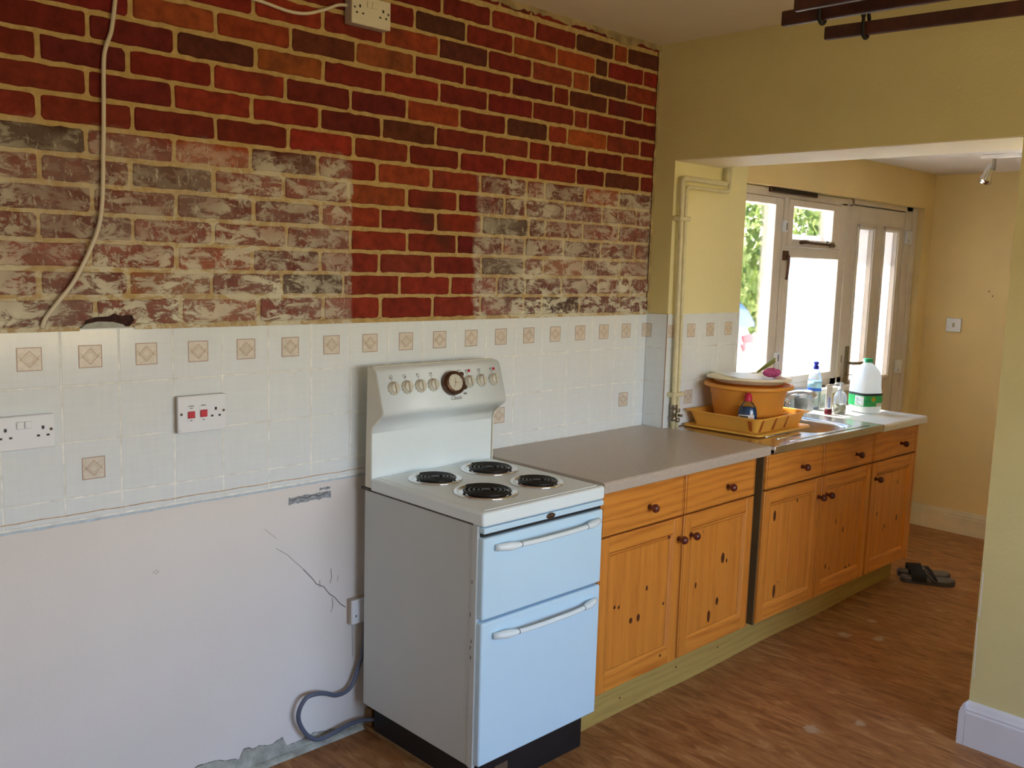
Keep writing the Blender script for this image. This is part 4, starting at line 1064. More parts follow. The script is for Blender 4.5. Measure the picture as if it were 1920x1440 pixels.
mb = MB(); mb.lathe([(.013, 0), (.013, .006), (0, .009)], (2.5335, -.575, .806), 0, 14, sxy=(1, 1), ax='x', rot=Matrix.Rotation(PI, 3, 'Z')); obj('cover_cap', mb, M['white_plastic'], C1)['label'] = 'small round white cover cap'
cdrawer(1.562, 2.038, .718, .868, -.60, C1, (1.826, .783)); cdrawer(2.044, 2.528, .718, .868, -.60, C1, (2.325, .782))
cdoor(1.562, 2.036, .158, .711, -.60, C1, [(.22, .53, .9, 1.2), (.27, .52, .9, 1.2), (.60, .58, 1, 1.5), (.42, .40, 1.5, 1.1), (.51, .40, 1.5, 1.5), (.82, .43, .8, 1.3), (.83, .885, 1.2, .8), (.79, .08, .9, 1)], (2.012, .632), 1)
cdoor(2.044, 2.528, .158, .711, -.60, C1, [(.60, .60, 2.0, 1.7), (.66, .57, 1, 1.3), (.55, .29, 1.5, 1.7), (.44, .20, 1.6, 2.4), (.23, .47, .9, 2.2), (.30, .84, .5, 1)], (2.092, .632), 2)
TILT = .0132
zt = lambda x: .917-TILT*(x-2.58)
rotT = (0, TILT, 0)
C2 = empty('base_cabinet', (2.578, -.615, .155), 'wide pine sink cabinet under the window, three drawers over three panelled doors', 'cabinet', rot=rotT)
yb = -.612
mb = MB(); mb.box(2.582, 4.075, yb+.0205, -.14, .165, .72); mb.box(2.582, 4.075, yb+.0205, -.585, .165, .872); mb.box(2.578, 2.590, yb+.012, -.13, .150, .876, 0, .001); mb.box(4.073, 4.090, yb, -.13, .150, .876, 1, .001)
obj('carcass', mb, [M['carcass'], M['pine_v']], C2)
X = [2.580, 3.072, 3.575, 4.078]
for i in range(3): cdrawer(X[i]+.003, X[i+1]-.003, .728, .872, yb, C2, ((2.875, 3.392, 3.885)[i], (.792, .788, .790)[i]))
kk = [[(.22, .79, 1.7, 2.2), (.60, .86, 1.0, 1.5), (.30, .19, 1.8, 2.6), (.36, .25, .6, 1.5), (.93, .83, .6, 1)], [(.36, .58, .9, 2.2), (.52, .49, 1.1, 2.2), (.22, .22, 1.1, 1.8), (.30, .19, .7, 1.6), (.64, .14, 1.7, .6), (.72, .145, 1.2, .7)], [(.66, .76, .9, 2.2), (.23, .52, 1.0, 2.0), (.43, .38, 1.2, 1.3), (.40, .35, .8, 1.5), (.71, .42, 1.4, 2.0)]]
for i in range(3): cdoor(X[i]+.003, X[i+1]-.003, .160, .720, yb, C2, kk[i], ((3.045, .634), (3.165-.045, .634), (3.575+.045, .640))[i], 5+i)
mb = MB(); mb.box(2.5335, 2.5765, -.556, -.45, .155, .876)
tag(obj('filler_strip', mb, M['carcass'], base=(2.555, -.47, .15)), 'dark recessed strip in the gap between the two pine cabinets', 'filler')
mb = MB(); n_ = 40
L = []
for i in range(n_+1):
    x = 1.555+(4.115-1.555)*i/n_; L.append((x, -.533+.010*i/n_+.004*math.sin(i*.4)))
for i in range(n_):
    (xa, ya), (xb_, yb_) = L[i], L[i+1]; za = .150-.022*i/n_; zb = .150-.022*(i+1)/n_
    mb.face([(xa, ya, 0), (xb_, yb_, 0), (xb_, yb_, zb), (xa, ya, za)]); mb.face([(xa, ya, za), (xb_, yb_, zb), (xb_, yb_+.018, zb), (xa, ya+.018, za)]); mb.face([(xa, ya+.018, 0), (xa, ya+.018, za), (xb_, yb_+.018, zb), (xb_, yb_+.018, 0)])
mb.face([(L[-1][0], L[-1][1], 0), (L[-1][0], L[-1][1]+.018, 0), (L[-1][0], L[-1][1]+.018, .134), (L[-1][0], L[-1][1], .134)])
for x, z_ in ((1.80, .055), (2.14, .075), (2.10, .115), (2.43, .075), (2.52, .12), (3.1, .07), (3.5, .05)): mb.lathe([(0, .0012), (.005, .001)], (x, -.533+.010*(x-1.555)/2.56+.004*math.sin((x-1.555)/.064*.4), z_), 1, 9, False, (1, .8), ax='y')
tag(obj('plinth_board', mb, [M['pine_plinth'], M['knot']], base=(2.8, -.53, 0)), 'long pale pine plinth board on the floor under both cabinets', 'plinth')

# worktops
def post(yf, zt_, zb_, yk):
    r_ = .012; pts = [(yk, zb_), (yk, zt_)]
    for a in (90, 112, 135, 157, 180): pts.append((yf+r_+r_*math.cos(math.radians(a)), zt_-r_+r_*math.sin(math.radians(a))))
    for a in (200, 225, 250, 270): pts.append((yf+.006+.006*math.cos(math.radians(a)), zb_+.006+.006*math.sin(math.radians(a))))
    return pts
mb = MB(); mb.prism(post(-.634, .917, .878, -.0065), 'x', 1.536, XA-.0065); mb.prism(post(-.634, .917, .878, YN-.0062), 'x', XA-.0065, 2.5788)
tag(obj('worktop', mb, [M['laminate'], M['dull_metal']], base=(2.05, -.3, .878)), 'speckled beige laminate worktop between the cooker and the sink', 'worktop')
mb = MB(); mb.prism(post(-.652, .917, .880, YN-.0062), 'x', 3.592, 4.105)
tag(obj('worktop', mb, M['worktop_white'], base=(3.592, -.4, .904), rot=rotT), 'short pale worktop end beyond the sink, carrying the milk bottle', 'worktop')
bpy.data.objects['worktop.001'].location = (3.592, -.4, zt(3.592)-.013)
# stainless sink top
def rrect(cx, cy_, hx, hy, p, n_): 
    out = []
    for i in range(n_):
        a = 2*PI*(i+.5)/n_; c_, s__ = math.cos(a), math.sin(a); m_ = (abs(c_)**p+abs(s__)**p)**(-1/p); out.append((cx+hx*c_*m_, cy_+hy*s__*m_))
    return out
SX0, SX1, SY0, SY1 = 2.579, 3.590, -.652, YN-.0065
SB = (2.579, -.4, .917)
mb = MB(); bm = mb.bm; n_ = 64; bc = (3.235, -.380); outer = []
inn = rrect(*bc, .205, .195, 5, n_)
for x, y in inn:      # project radially on the outer rectangle
    dx, dy = x-bc[0], y-bc[1]; t_ = min(((SX1-.006 if dx > 0 else SX0+.004)-bc[0])/dx if dx else 9, ((SY1 if dy > 0 else SY0+.006)-bc[1])/dy if dy else 9); outer.append((bc[0]+dx*t_, bc[1]+dy*t_))
def ringv(L, z): return [bm.verts.new((x, y, z)) for x, y in L]
rings = [ringv(outer, .917), ringv(rrect(*bc, .222, .212, 5, n_), .9165), ringv(rrect(*bc, .214, .204, 5, n_), .9145), ringv(inn, .911), ringv(rrect(*bc, .199, .189, 5, n_), .900), ringv(rrect(*bc, .188, .178, 5, n_), .800), ringv(rrect(*bc, .175, .165, 4, n_), .772), ringv(rrect(*bc, .14, .13, 3, n_), .762), ringv(rrect(*bc, .03, .03, 2, n_), .757)]
for A, B in zip(rings[:-1], rings[1:]):
    for i in range(n_): f = bm.faces.new((A[i], A[(i+1) % n_], B[(i+1) % n_], B[i])); f.smooth = A is not rings[0]
bm.faces.new(rings[-1])
for cxy, i0 in (((SX1-.006, SY0+.006), 0), ((SX0+.004, SY0+.006), 1), ((SX0+.004, SY1), 2), ((SX1-.006, SY1), 3)):
    # fill the corners the radial projection leaves out
    best = min(range(n_), key=lambda k: 1e9 if (abs(outer[k][0]-cxy[0]) > 1e-4) else abs(outer[k][1]-cxy[1])); b2 = min(range(n_), key=lambda k: 1e9 if (abs(outer[k][1]-cxy[1]) > 1e-4) else abs(outer[k][0]-cxy[0]))
    if best != b2: bm.faces.new([bm.verts.new((*outer[best], .917)), bm.verts.new((*cxy, .917)), bm.verts.new((*outer[b2], .917))])
mb.box(SX0, SX1, SY0-.0, SY0+.0075, .884, .9178, 0, .003, 2); mb.box(SX1-.008, SX1, SY0, SY1, .884, .9182, 0, .002); mb.box(SX0, SX0+.006, SY0, SY1, .90, .9178, 0, .002)
mb.box(SX0, SX1, SY1-.014, SY1, .90, .9215, 0, .004, 2)
for i in range(8): mb.tube([(2.75, -.56+i*.055, .917), (2.95, -.56+i*.055, .9172)], .0035, 0, 6)
mb.tube([(2.75, SY0+.035, .917), (3.50, SY0+.035, .917)], .003, 0, 6)
mb.lathe([(.020, .0), (.026, .002), (.030, .0)], (bc[0], bc[1], .758), 0, 20)
S = obj('sink', mb, M['steel'], base=SB, rot=rotT); tag(S, 'stainless steel sink top with one bowl and a ridged drainer', 'sink')
T = empty('mixer_tap', (3.46, -.165, zt(3.46)), 'chrome kitchen mixer tap with a long spout behind the sink bowl', 'tap')
z0 = zt(3.46)
mb = MB(); mb.box(3.375, 3.545, -.190, -.140, z0, z0+.022, 0, .009, 3); mb.lathe([(.022, .02), (.020, .045), (.016, .058), (.013, .066), (0, .070)], (3.46, -.165, z0), 0, 18); obj('body', mb, M['chrome'], T)
mb = MB(); mb.tube(catmull([(3.46, -.165, z0+.055), (3.457, -.175, z0+.078), (3.450, -.205, z0+.100), (3.440, -.26, z0+.120), (3.425, -.32, z0+.131), (3.415, -.365, z0+.128), (3.412, -.380, z0+.110)], 5), [.014]*6+[.013]*12+[.012]*12+[.013], 0, 12); obj('spout', mb, M['chrome'], T)
for x_ in (3.390, 3.530):
    mb = MB(); mb.lathe([(.012, .02), (.012, .032), (.019, .036), (.020, .058), (.015, .066), (0, .068)], (x_, -.165, z0), 0, 12, rad=lambda a: 1+.06*math.cos(5*a)); obj('tap_head', mb, M['chrome'], T)

# pipes beside the opening
T = empty('water_pipe', (2.60, YN, .917), 'pair of cream-painted pipes running up beside the opening and turning right', 'pipe')
py = YN-.030
def elbow(P, r_=.022):
    out = [Vector(P[0])]
    for a, b, c in zip(P[:-2], P[1:-1], P[2:]):
        a, b, c = Vector(a), Vector(b), Vector(c); d1 = (a-b).normalized()*r_; d2 = (c-b).normalized()*r_
        for t_ in (0, .25, .5, .75, 1): out.append(b+d1*(1-t_)**2+d2*t_**2)
    return out+[Vector(P[-1])]
zp = .917
mb = MB(); mb.tube(elbow([(2.585, py, zp), (2.585, py, 1.05), (2.566, py, 2.000), (2.905, py, 2.000), (2.905, py, ZA+.02)]), .0115, 0, 12)
mb.tube([(2.905, py, 2.00), (2.905, py, 2.05)], .0135, 0, 12); obj('pipe', mb, M['copper_cream'], T)
mb = MB(); mb.tube(elbow([(2.620, py+.004, zp), (2.620, py+.004, 1.05), (2.602, py+.004, 1.966), (2.935, py+.004, 1.966), (2.935, py+.004, ZA+.02)]), .0080, 0, 12); obj('pipe', mb, M['copper_cream'], T)
for z_, xa in ((1.067, 2.590), (1.829, 2.572)):
    mb = MB(); mb.box(xa-.028, xa+.050, py-.016, YN-.004, z_-.010, z_+.010, 0, .004, 2); obj('pipe_clip', mb, M['copper_cream'], T)
mb = MB()
for a, b, r_ in ((.950, .970, .0165), (.974, 1.006, .0145), (1.006, 1.022, .0165), (.962, 1.01, .0135)): mb.lathe([(.011, a), (r_, a+.001), (r_, b-.001), (.011, b)], (2.586, py, 0), 0, 8)
mb.lathe([(.008, .94), (.0125, .942), (.0125, .958), (.008, .960)], (2.620, py+.004, 0), 0, 8); mb.lathe([(.008, .985), (.0115, .987), (.0115, 1.0), (.008, 1.002)], (2.620, py+.004, 0), 0, 8)
mb.tube([(2.620, py, .972), (2.622, py-.022, .972)], .006, 0, 8); obj('valve', mb, M['dull_metal'], T)['label'] = 'tarnished grey metal valve fitting'

# ================================================================ things on the sink and worktops
def on_sink(x): return zt(x)
tx, ty = 2.922, -.313; tz = zt(tx)+.0095; a_t = .045
Rt = Matrix.Rotation(a_t, 4, 'Z')
def TR(u, v, z): p = Rt @ Vector((u, v*.93, 0)); return (tx+p.x, ty+p.y, tz+z-TILT*p.x)
T = empty('drainer_tray', (tx, ty, tz), 'yellow plastic cutlery drainer tray standing on the sink drainer', 'tray')
def rr2(hx, hy, r_, k=4):
    o = []
    for cx_, cy_, a0 in ((hx-r_, hy-r_, 0), (-hx+r_, hy-r_, 90), (-hx+r_, -hy+r_, 180), (hx-r_, -hy+r_, 270)):
        for i in range(k+1): a = math.radians(a0+90*i/k); o.append((cx_+r_*math.cos(a), cy_+r_*math.sin(a)))
    return o
mb = MB(); bm = mb.bm
lv = [(.205, .165, .0, 0), (.205, .165, .006, 0), (.205, .165, .006, 0), (.226, .186, .068, 0), (.240, .200, .070, 0), (.240, .200, .064, 0), (.236, .196, .064, 0), (.222, .182, .066, 0), (.201, .161, .010, 0)]
prev = None
for hx, hy, z_, _ in lv:
    L = [bm.verts.new(TR(u, v, z_)) for u, v in rr2(hx, hy, .022)]
    if prev:
        for i in range(len(L)): f = bm.faces.new((prev[i], prev[(i+1) % len(L)], L[(i+1) % len(L)], L[i])); f.smooth = False
    prev = L
bm.faces.new(prev)
L0 = [bm.verts.new(TR(u, v, 0)) for u, v in rr2(.205, .165, .022)]; bm.faces.new(L0)
# cutlery bay walls with openings at the front-left and along the right side
for u in (-.10, .0, .10):
    mb.face([TR(u, -.158, .008), TR(u, -.095, .008), TR(u, -.095, .060), TR(u, -.176, .060)]); mb.face([TR(u+.004, -.158, .008), TR(u+.004, -.095, .008), TR(u+.004, -.095, .060), TR(u+.004, -.176, .060)]); mb.face([TR(u, -.176, .060), TR(u, -.095, .060), TR(u+.004, -.095, .060), TR(u+.004, -.176, .060)])
mb.face([TR(-.20, -.095, .008), TR(.20, -.095, .008), TR(.215, -.095, .055), TR(-.215, -.095, .055)]); mb.face([TR(-.20, -.091, .008), TR(.20, -.091, .008), TR(.215, -.091, .055), TR(-.215, -.091, .055)])
TRY = obj('tray_basin', mb, M['tray'], T)
# tray slots as flat faces, their inner shade painted on in dark orange
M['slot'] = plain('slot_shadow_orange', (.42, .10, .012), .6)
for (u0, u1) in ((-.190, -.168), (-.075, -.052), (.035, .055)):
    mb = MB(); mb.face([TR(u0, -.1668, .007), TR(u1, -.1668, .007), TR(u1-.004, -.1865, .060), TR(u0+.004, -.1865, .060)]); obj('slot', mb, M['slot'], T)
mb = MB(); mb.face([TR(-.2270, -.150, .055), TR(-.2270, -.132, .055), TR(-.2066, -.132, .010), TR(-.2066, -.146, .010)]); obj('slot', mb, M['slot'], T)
mb = MB(); L = rr2(.245, .205, .025); prev = None
for hx, z_ in ((0, -.0045), (0, .002), (-.006, .004)):
    V = [mb.bm.verts.new(TR(u*(1+hx), v*(1+hx), z_)) for u, v in L]
    if prev:
        for i in range(len(V)): mb.bm.faces.new((prev[i], prev[(i+1) % len(V)], V[(i+1) % len(V)], V[i]))
    else: mb.bm.faces.new(V)
    prev = V
mb.bm.faces.new(prev); obj('drip_base', mb, M['tray'], T)

bx_, by_ = 2.908, -.315; bz = tz+.0115
mb = MB(); mb.lathe([(0, 0), (.130, 0), (.140, .006), (.150, .055), (.163, .130), (.167, .136), (.170, .155), (.175, .168), (.192, .175), (.196, .167), (.198, .169), (.196, .181), (.176, .183), (.164, .168), (.138, .010), (0, .008)], (bx_, by_, bz), 0, 64)
tag(obj('washing_up_bowl', mb, M['basin'], base=(bx_, by_, bz)), 'orange round washing-up bowl standing in the yellow tray', 'bowl')
rot = Matrix.Rotation(.035, 3, 'Y') @ Matrix.Rotation(-.02, 3, 'X')
mb = MB(); mb.lathe([(0, .010), (.130, .011), (.150, .016), (.162, .030), (.180, .034), (.186, .030), (.188, .033), (.186, .040), (.178, .042), (.160, .037), (.148, .022), (.128, .018), (0, .016)], (bx_+.004, by_+.004, bz+.170), 0, 56, rot=rot)
tag(obj('bowl_lid', mb, M['cream_plastic'], base=(bx_, by_, bz+.176)), 'round cream plastic lid with a raised rim resting on the orange bowl', 'lid')
lz = bz+.170+.018
mb = MB(); Mb = Matrix.Translation((bx_+.045, by_+.045, lz+.016)) @ Matrix.Rotation(math.radians(-8), 4, 'Z') @ Matrix.Rotation(math.radians(5), 4, 'Y') @ Matrix.Rotation(math.radians(7), 4, 'X')
mb.box(-.130, .120, -.075, .075, -.004, .004, 0, .003, 2, Mb)
tag(obj('chopping_board', mb, M['white_plastic'], base=(bx_, by_+.04, lz)), 'sunlit white plastic board lying on the cream lid', 'board')
mb = MB(); rr = random.Random(8); cxp, cyp = bx_+.135, by_-.035
n1, n2 = 14, 22; prev = None
for i in range(n1+1):
    th = PI*i/n1; ring = []
    for j in range(n2):
        ph = 2*PI*j/n2; k_ = 1+rr.uniform(-.13, .13); ring.append(mb.bm.verts.new((cxp+.050*math.sin(th)*math.cos(ph)*k_, cyp+.034*math.sin(th)*math.sin(ph)*k_, lz+.036+.020*math.cos(th)*k_)))
    if prev:
        for j in range(n2): mb.bm.faces.new((prev[j], prev[(j+1) % n2], ring[(j+1) % n2], ring[j]))
    prev = ring
tag(obj('scouring_pad', mb, M['pink'], base=(cxp, cyp, lz+.02)), 'crumpled pink scouring pad on the cream lid', 'scourer')
mb = MB(); pA, pB = Vector((bx_+.10, by_+.02, lz+.034)), Vector((bx_+.20, by_-.01, lz+.090)); d_ = (pB-pA)
mb.tube([pA, pA+d_*.3, pA+d_*.65, pA+d_*.9, pB, pB+d_*.06], [.005, .008, .011, .012, .010, .004], 0, 10)
mb.lathe([(0, .003), (.0075, .0022), (.0080, 0)], pB-d_*.04+Vector((-.006, -.010, 0)), 1, 10, rot=Matrix.Rotation(PI/2, 3, 'X'))
tag(obj('brush_handle', mb, [M['olive'], M['cream_plastic']], base=pA), 'olive green brush handle sticking up from the lid behind the pink pad', 'brush')
# washing-up liquid
wx, wy = 2.745, -.415; wz = tz+.0115+TILT*.17
T = empty('washing_up_liquid', (wx, wy, wz), 'dark blue washing-up liquid bottle with a red cap in the yellow tray', 'bottle')
ov = (1.0, .62); rz = Matrix.Rotation(math.radians(-60), 3, 'Z')
mb = MB(); mb.lathe([(0, .0), (.034, .001), (.039, .008), (.0405, .040), (.0385, .075), (.033, .095), (.031, .098), (0, .099)], (wx, wy, wz), 0, 28, sxy=ov, rot=rz); obj('liquid', mb, M['blue_liquid'], T)
mb = MB(); mb.lathe([(.0350, .0005), (.0400, .008), (.0415, .040), (.0395, .076), (.034, .098), (.024, .114), (.013, .124), (.0125, .134), (0, .1345)], (wx, wy, wz), 0, 28, sxy=ov, rot=rz); obj('bottle_body', mb, clear('clear_bottle_wall', (.93, .96, .98), .02, .1, .0), T)
mb = MB(); mb.lathe([(.0165, .124), (.0170, .128), (.0155, .146), (.0120, .151), (.0115, .158), (0, .160)], (wx, wy, wz), 0, 18, rot=rz); obj('cap', mb, M['red_cap'], T)['label'] = 'red cap'
mb = MB()
for j in range(8):
    a0, a1 = [math.radians(-150+13*j+13*k) for k in (0, 1)]
    P = lambda a, z_: Vector((wx, wy, wz+z_))+rz @ Vector((.0425*math.cos(a), .0425*.64*math.sin(a), 0))
    mb.face([P(a0, .030), P(a1, .030), P(a1, .066), P(a0, .066)])
    if 1 <= j <= 4:
        mb.face([P(a0, .053)*1.0, P(a1, .053), P(a1, .062), P(a0, .062)], 1); 
for v in mb.bm.verts: pass
bmesh.ops.translate(mb.bm, verts=list({v for f in mb.bm.faces if f.material_index == 1 for v in f.verts}), vec=Vector((-.0004, -.0004, 0)))
obj('label', mb, [M['label_white'], M['crack']], T)['label'] = 'white paper label'
# milk jug
jx, jy = 3.925, -.395; jz = zt(jx)+.001; rj = Matrix.Rotation(math.radians(-22), 3, 'Z')
T = empty('milk_bottle', (jx, jy, jz), 'large white plastic milk bottle with green cap and green label on the worktop end', 'bottle')
def sq(p): return lambda a: (abs(math.cos(a))**p+abs(math.sin(a))**p)**(-1/p)
mb = MB(); bm = mb.bm; n_ = 48; prev = None
for (r_, z_, p_) in ((0, .004, 2), (.040, .002, 3), (.058, .004, 4.5), (.064, .014, 5), (.066, .10, 5), (.0665, .118, 5), (.067, .13, 4.5), (.067, .165, 4.2), (.064, .19, 3.6), (.056, .215, 3), (.042, .238, 2.4), (.028, .252, 2), (.022, .258, 2), (.0215, .268, 2), (0, .268, 2)):
    L = []
    for k in range(n_):
        a = 2*PI*k/n_; m_ = sq(p_)(a) if r_ else 0; u, v = r_*m_*math.cos(a), r_*m_*math.sin(a)
        if u > 0.02 and v < 0.0 and .10 < z_ < .2: s__ = math.sin((z_-.10)/.10*PI)*.25; u *= 1-s__*.6; v *= 1-s__*.3
        L.append(bm.verts.new(Vector((jx, jy, jz+z_))+rj @ Vector((u, v*1.0, 0))))
    if prev:
        for k in range(n_): f = bm.faces.new((prev[k], prev[(k+1) % n_], L[(k+1) % n_], L[k])); f.smooth = True
    prev = L
bmesh.ops.remove_doubles(bm, verts=bm.verts, dist=.00005); obj('bottle_body', mb, M['milk'], T)
mb = MB(); mb.lathe([(.0235, .262), (.0240, .264), (.0240, .278), (.0225, .281), (0, .282)], (jx, jy, jz), 0, 30, rad=lambda a: 1+.02*math.cos(30*a)); obj('cap', mb, M['green'], T)['label'] = 'green screw cap'
def sleeve(z0_, z1_, off, a0, a1, mi, mb, n_=40):
    pr_ = None
    for k in range(n_+1):
        a = math.radians(a0+(a1-a0)*k/n_); m_ = sq(5)(a)*(.0662+off); P = Vector((jx, jy, jz))+rj @ Vector((m_*math.cos(a), m_*math.sin(a), 0))
        q = [mb.bm.verts.new(P+Vector((0, 0, z_))) for z_ in (z0_, z1_)]
        if pr_: f = mb.bm.faces.new((pr_[0], q[0], q[1], pr_[1])); f.material_index = mi; f.smooth = True
        pr_ = q
mb = MB(); sleeve(.038, .098, .001, 0, 360, 0, mb, 72); sleeve(.094, .106, .0013, 0, 360, 1, mb, 72)
sleeve(.042, .090, .0014, 180, 222, 2, mb, 12)
for i in range(6): sleeve(.046+i*.007, .0485+i*.007, .0018, 184, 208-(i % 3)*5, 1, mb, 8)
sleeve(.038, .056, .0014, 280, 330, 2, mb, 12); sleeve(.060, .074, .0014, 225, 250, 3, mb, 6)
c = [(.013, 4), (.0095, 1)]
def disc(a, zc_, r_, off, mi):
    vs_ = []
    for k in range(20):
        b = 2*PI*k/20; aa = math.radians(a)+r_*math.cos(b)/.075; m_ = sq(5)(aa)*(.0662+off)
        vs_.append(mb.bm.verts.new(Vector((jx, jy, jz+zc_+r_*math.sin(b)))+rj @ Vector((m_*math.cos(aa), m_*math.sin(aa), 0))))
    f = mb.bm.faces.new(vs_); f.material_index = mi
disc(262, .076, .0135, .0030, 4); disc(262, .076, .010, .0036, 5); disc(262, .076, .0075, .0042, 4)
obj('label', mb, [M['label_green'], M['darkgrey'], M['label_white'], M['green'], M['label_yellow'], M['crack']], T)['label'] = 'green paper label with a dark top band and round yellow badge'
# pump soap
sx2, sy2 = 3.735, -.350; sz = zt(sx2)+.001
T = empty('soap_dispenser', (sx2, sy2, sz), 'clear pump soap bottle with white pump and little cream soap left', 'dispenser')
rs = Matrix.Rotation(math.radians(-35), 3, 'Z')
mb = MB(); mb.lathe([(.0, .001), (.031, .001), (.034, .006), (.0345, .080), (.031, .098), (.020, .112), (.012, .118), (.0115, .126), (0, .127)], (sx2, sy2, sz), 0, 28, sxy=(1, .66), rot=rs); obj('bottle_body', mb, M['clear_bottle'], T)
mb = MB(); mb.lathe([(0, .003), (.030, .003), (.0325, .007), (.033, .052), (0, .053)], (sx2, sy2, sz), 0, 26, sxy=(1, .66), rot=rs); obj('soap', mb, M['soap_liquid'], T)['label'] = 'cream liquid soap'
mb = MB(); mb.lathe([(.0150, .118), (.0150, .132), (.009, .135), (.0045, .137), (.0045, .150), (.011, .152), (.013, .157), (.010, .161), (0, .162)], (sx2, sy2, sz), 0, 18)
mb.tube([(sx2, sy2, sz+.155), (sx2-.02, sy2+.010, sz+.157), (sx2-.034, sy2+.018, sz+.152)], [.006, .005, .004], 0, 8); mb.tube([(sx2, sy2, sz+.118), (sx2+.003, sy2, sz+.06)], .0035, 0, 6)
obj('pump', mb, M['white_plastic'], T)
# cream tube
ux, uy = 3.665, -.325; uz = zt(ux)+.001
T = empty('cream_tube', (ux, uy, uz), 'slim white tube standing on its dark red cap beside the soap', 'tube')
mb = MB(); bm = mb.bm; prev = None; ra = math.radians(-35)
for i in range(9):
    t_ = i/8; w_, d__ = .0185+.003*t_, .0165*(1-t_)+.0012; L = []
    for k in range(20):
        a = 2*PI*k/20; u, v = w_*math.cos(a)*(1-.25*t_), d__*math.sin(a); L.append(bm.verts.new((ux+u*math.cos(ra)-v*math.sin(ra), uy+u*math.sin(ra)+v*math.cos(ra), uz+.028+.125*t_)))
    if prev:
        for k in range(20): f = bm.faces.new((prev[k], prev[(k+1) % 20], L[(k+1) % 20], L[k])); f.smooth = True
    else: bm.faces.new(L)
    prev = L
bm.faces.new(prev); obj('tube_body', mb, M['cream_plastic'] if False else M['label_white'], T)
mb = MB(); mb.lathe([(0, 0), (.0185, 0), (.0190, .003), (.0180, .028), (0, .029)], (ux, uy, uz), 0, 22); obj('cap', mb, M['maroon'], T)['label'] = 'dark red cap'
mb = MB()
for i in range(7): mb.box(ux-.0215+(i % 2)*.001, ux-.0125, uy-.0135, uy-.0105, uz+.036+i*.0075, uz+.040+i*.0075, 0)
obj('print', mb, M['blue_label'], T)
# water bottle
bx2, by2 = 3.775, -.185; bz2 = zt(bx2)+.001
T = empty('water_bottle', (bx2, by2, bz2), 'clear water bottle with a dark blue cap and pale blue label under the window', 'bottle')
mb = MB(); mb.lathe([(0, .003), (.026, .001), (.033, .006), (.0345, .02), (.033, .035), (.0345, .05), (.033, .065), (.0345, .08), (.0350, .1), (.0350, .155), (.0335, .17), (.025, .195), (.0135, .210), (.0125, .222), (.0, .223)], (bx2, by2, bz2), 0, 30); obj('bottle_body', mb, M['clear_plastic'], T)
mb = MB(); mb.lathe([(.0356, .098), (.0358, .100), (.0358, .112), (.0356, .114)], (bx2, by2, bz2), 1, 30); mb.lathe([(.0357, .114), (.0357, .150)], (bx2, by2, bz2), 0, 30); obj('label', mb, [M['sky_label'], M['blue_label']], T)['label'] = 'pale blue label with a dark blue band'
mb = MB(); mb.lathe([(.0150, .212), (.0155, .214), (.0150, .226), (.010, .230), (.0105, .236), (.014, .239), (.013, .250), (0, .252)], (bx2, by2, bz2), 0, 18); obj('cap', mb, M['blue_cap'], T)['label'] = 'dark blue sports cap'
gx, gy = 3.645, -.200; gz = zt(gx)+.001
mb = MB(); mb.lathe([(0, .003), (.040, .002), (.047, .006), (.050, .072), (.048, .073), (.044, .009), (0, .007)], (gx, gy, gz), 0, 28)
tag(obj('drinking_glass', mb, M['clear_glass'], base=(gx, gy, gz)), 'clear drinking glass under the window, left of the water bottle', 'glass')
# dark odds and ends on the sill
mb = MB(); mb.box(3.98, 4.05, -.11, -.085, .9905, 1.000, 0, .003)
tag(obj('clothes_peg', mb, M['black'], base=(4.0, -.1, .99)), 'small black object lying at the right end of the window sill', 'peg')
mb = MB(); mb.lathe([(0, 0), (.010, 0), (.012, .006), (.006, .011), (0, .012)], (3.66, -.105, .9905), 0, 9, sxy=(1, .7))
tag(obj('plug', mb, M['bronze'], base=(3.66, -.105, .9905)), 'tiny dark plug lying on the window sill left of the bottles', 'plug')

# ================================================================ light switch, spotlights, airer, shoes
T = empty('light_switch', (XF, -.302, 1.314), 'white single light switch on the yellow end wall', 'switch')
mb = MB(); mb.box(XF-.012, XF-.0003, -.347, -.257, 1.270, 1.356, 0, .004, 2); obj('plate', mb, M['white_plastic'], T)
mb = MB(); mb.box(XF-.016, XF-.011, -.310, -.296, 1.300, 1.326, 0, .002); obj('rocker_switch', mb, M['old_plastic'], T)
T = empty('spotlight_bar', (4.42, -.80, ZC2), 'white ceiling bar with small chrome spotlights in the far room', 'light')
mb = MB(); mb.box(4.40, 4.44, -1.30, -.69, ZC2-.022, ZC2, 0, .004); obj('bar', mb, M['gloss_white'], T)
for y_, dx in ((-.745, -.035), (-1.00, .03), (-1.25, -.02)):
    q = Matrix.Rotation(math.radians(22), 3, 'X') @ Matrix.Rotation(dx*8, 3, 'Y')
    mb = MB(); mb.box(4.405, 4.411, y_-.012, y_-.002, ZC2-.080, ZC2-.02); mb.box(4.429, 4.435, y_-.012, y_-.002, ZC2-.080, ZC2-.02)
    mb.lathe([(0, -.055), (.012, -.055), (.020, -.07), (.022, -.10), (.030, -.125), (.034, -.150), (.031, -.150), (.027, -.128), (.0, -.118)], (4.42, y_-.008, ZC2-.002), 1, 22, rot=q)
    obj('spotlight', mb, [M['dull_metal'], M['chrome']], T)
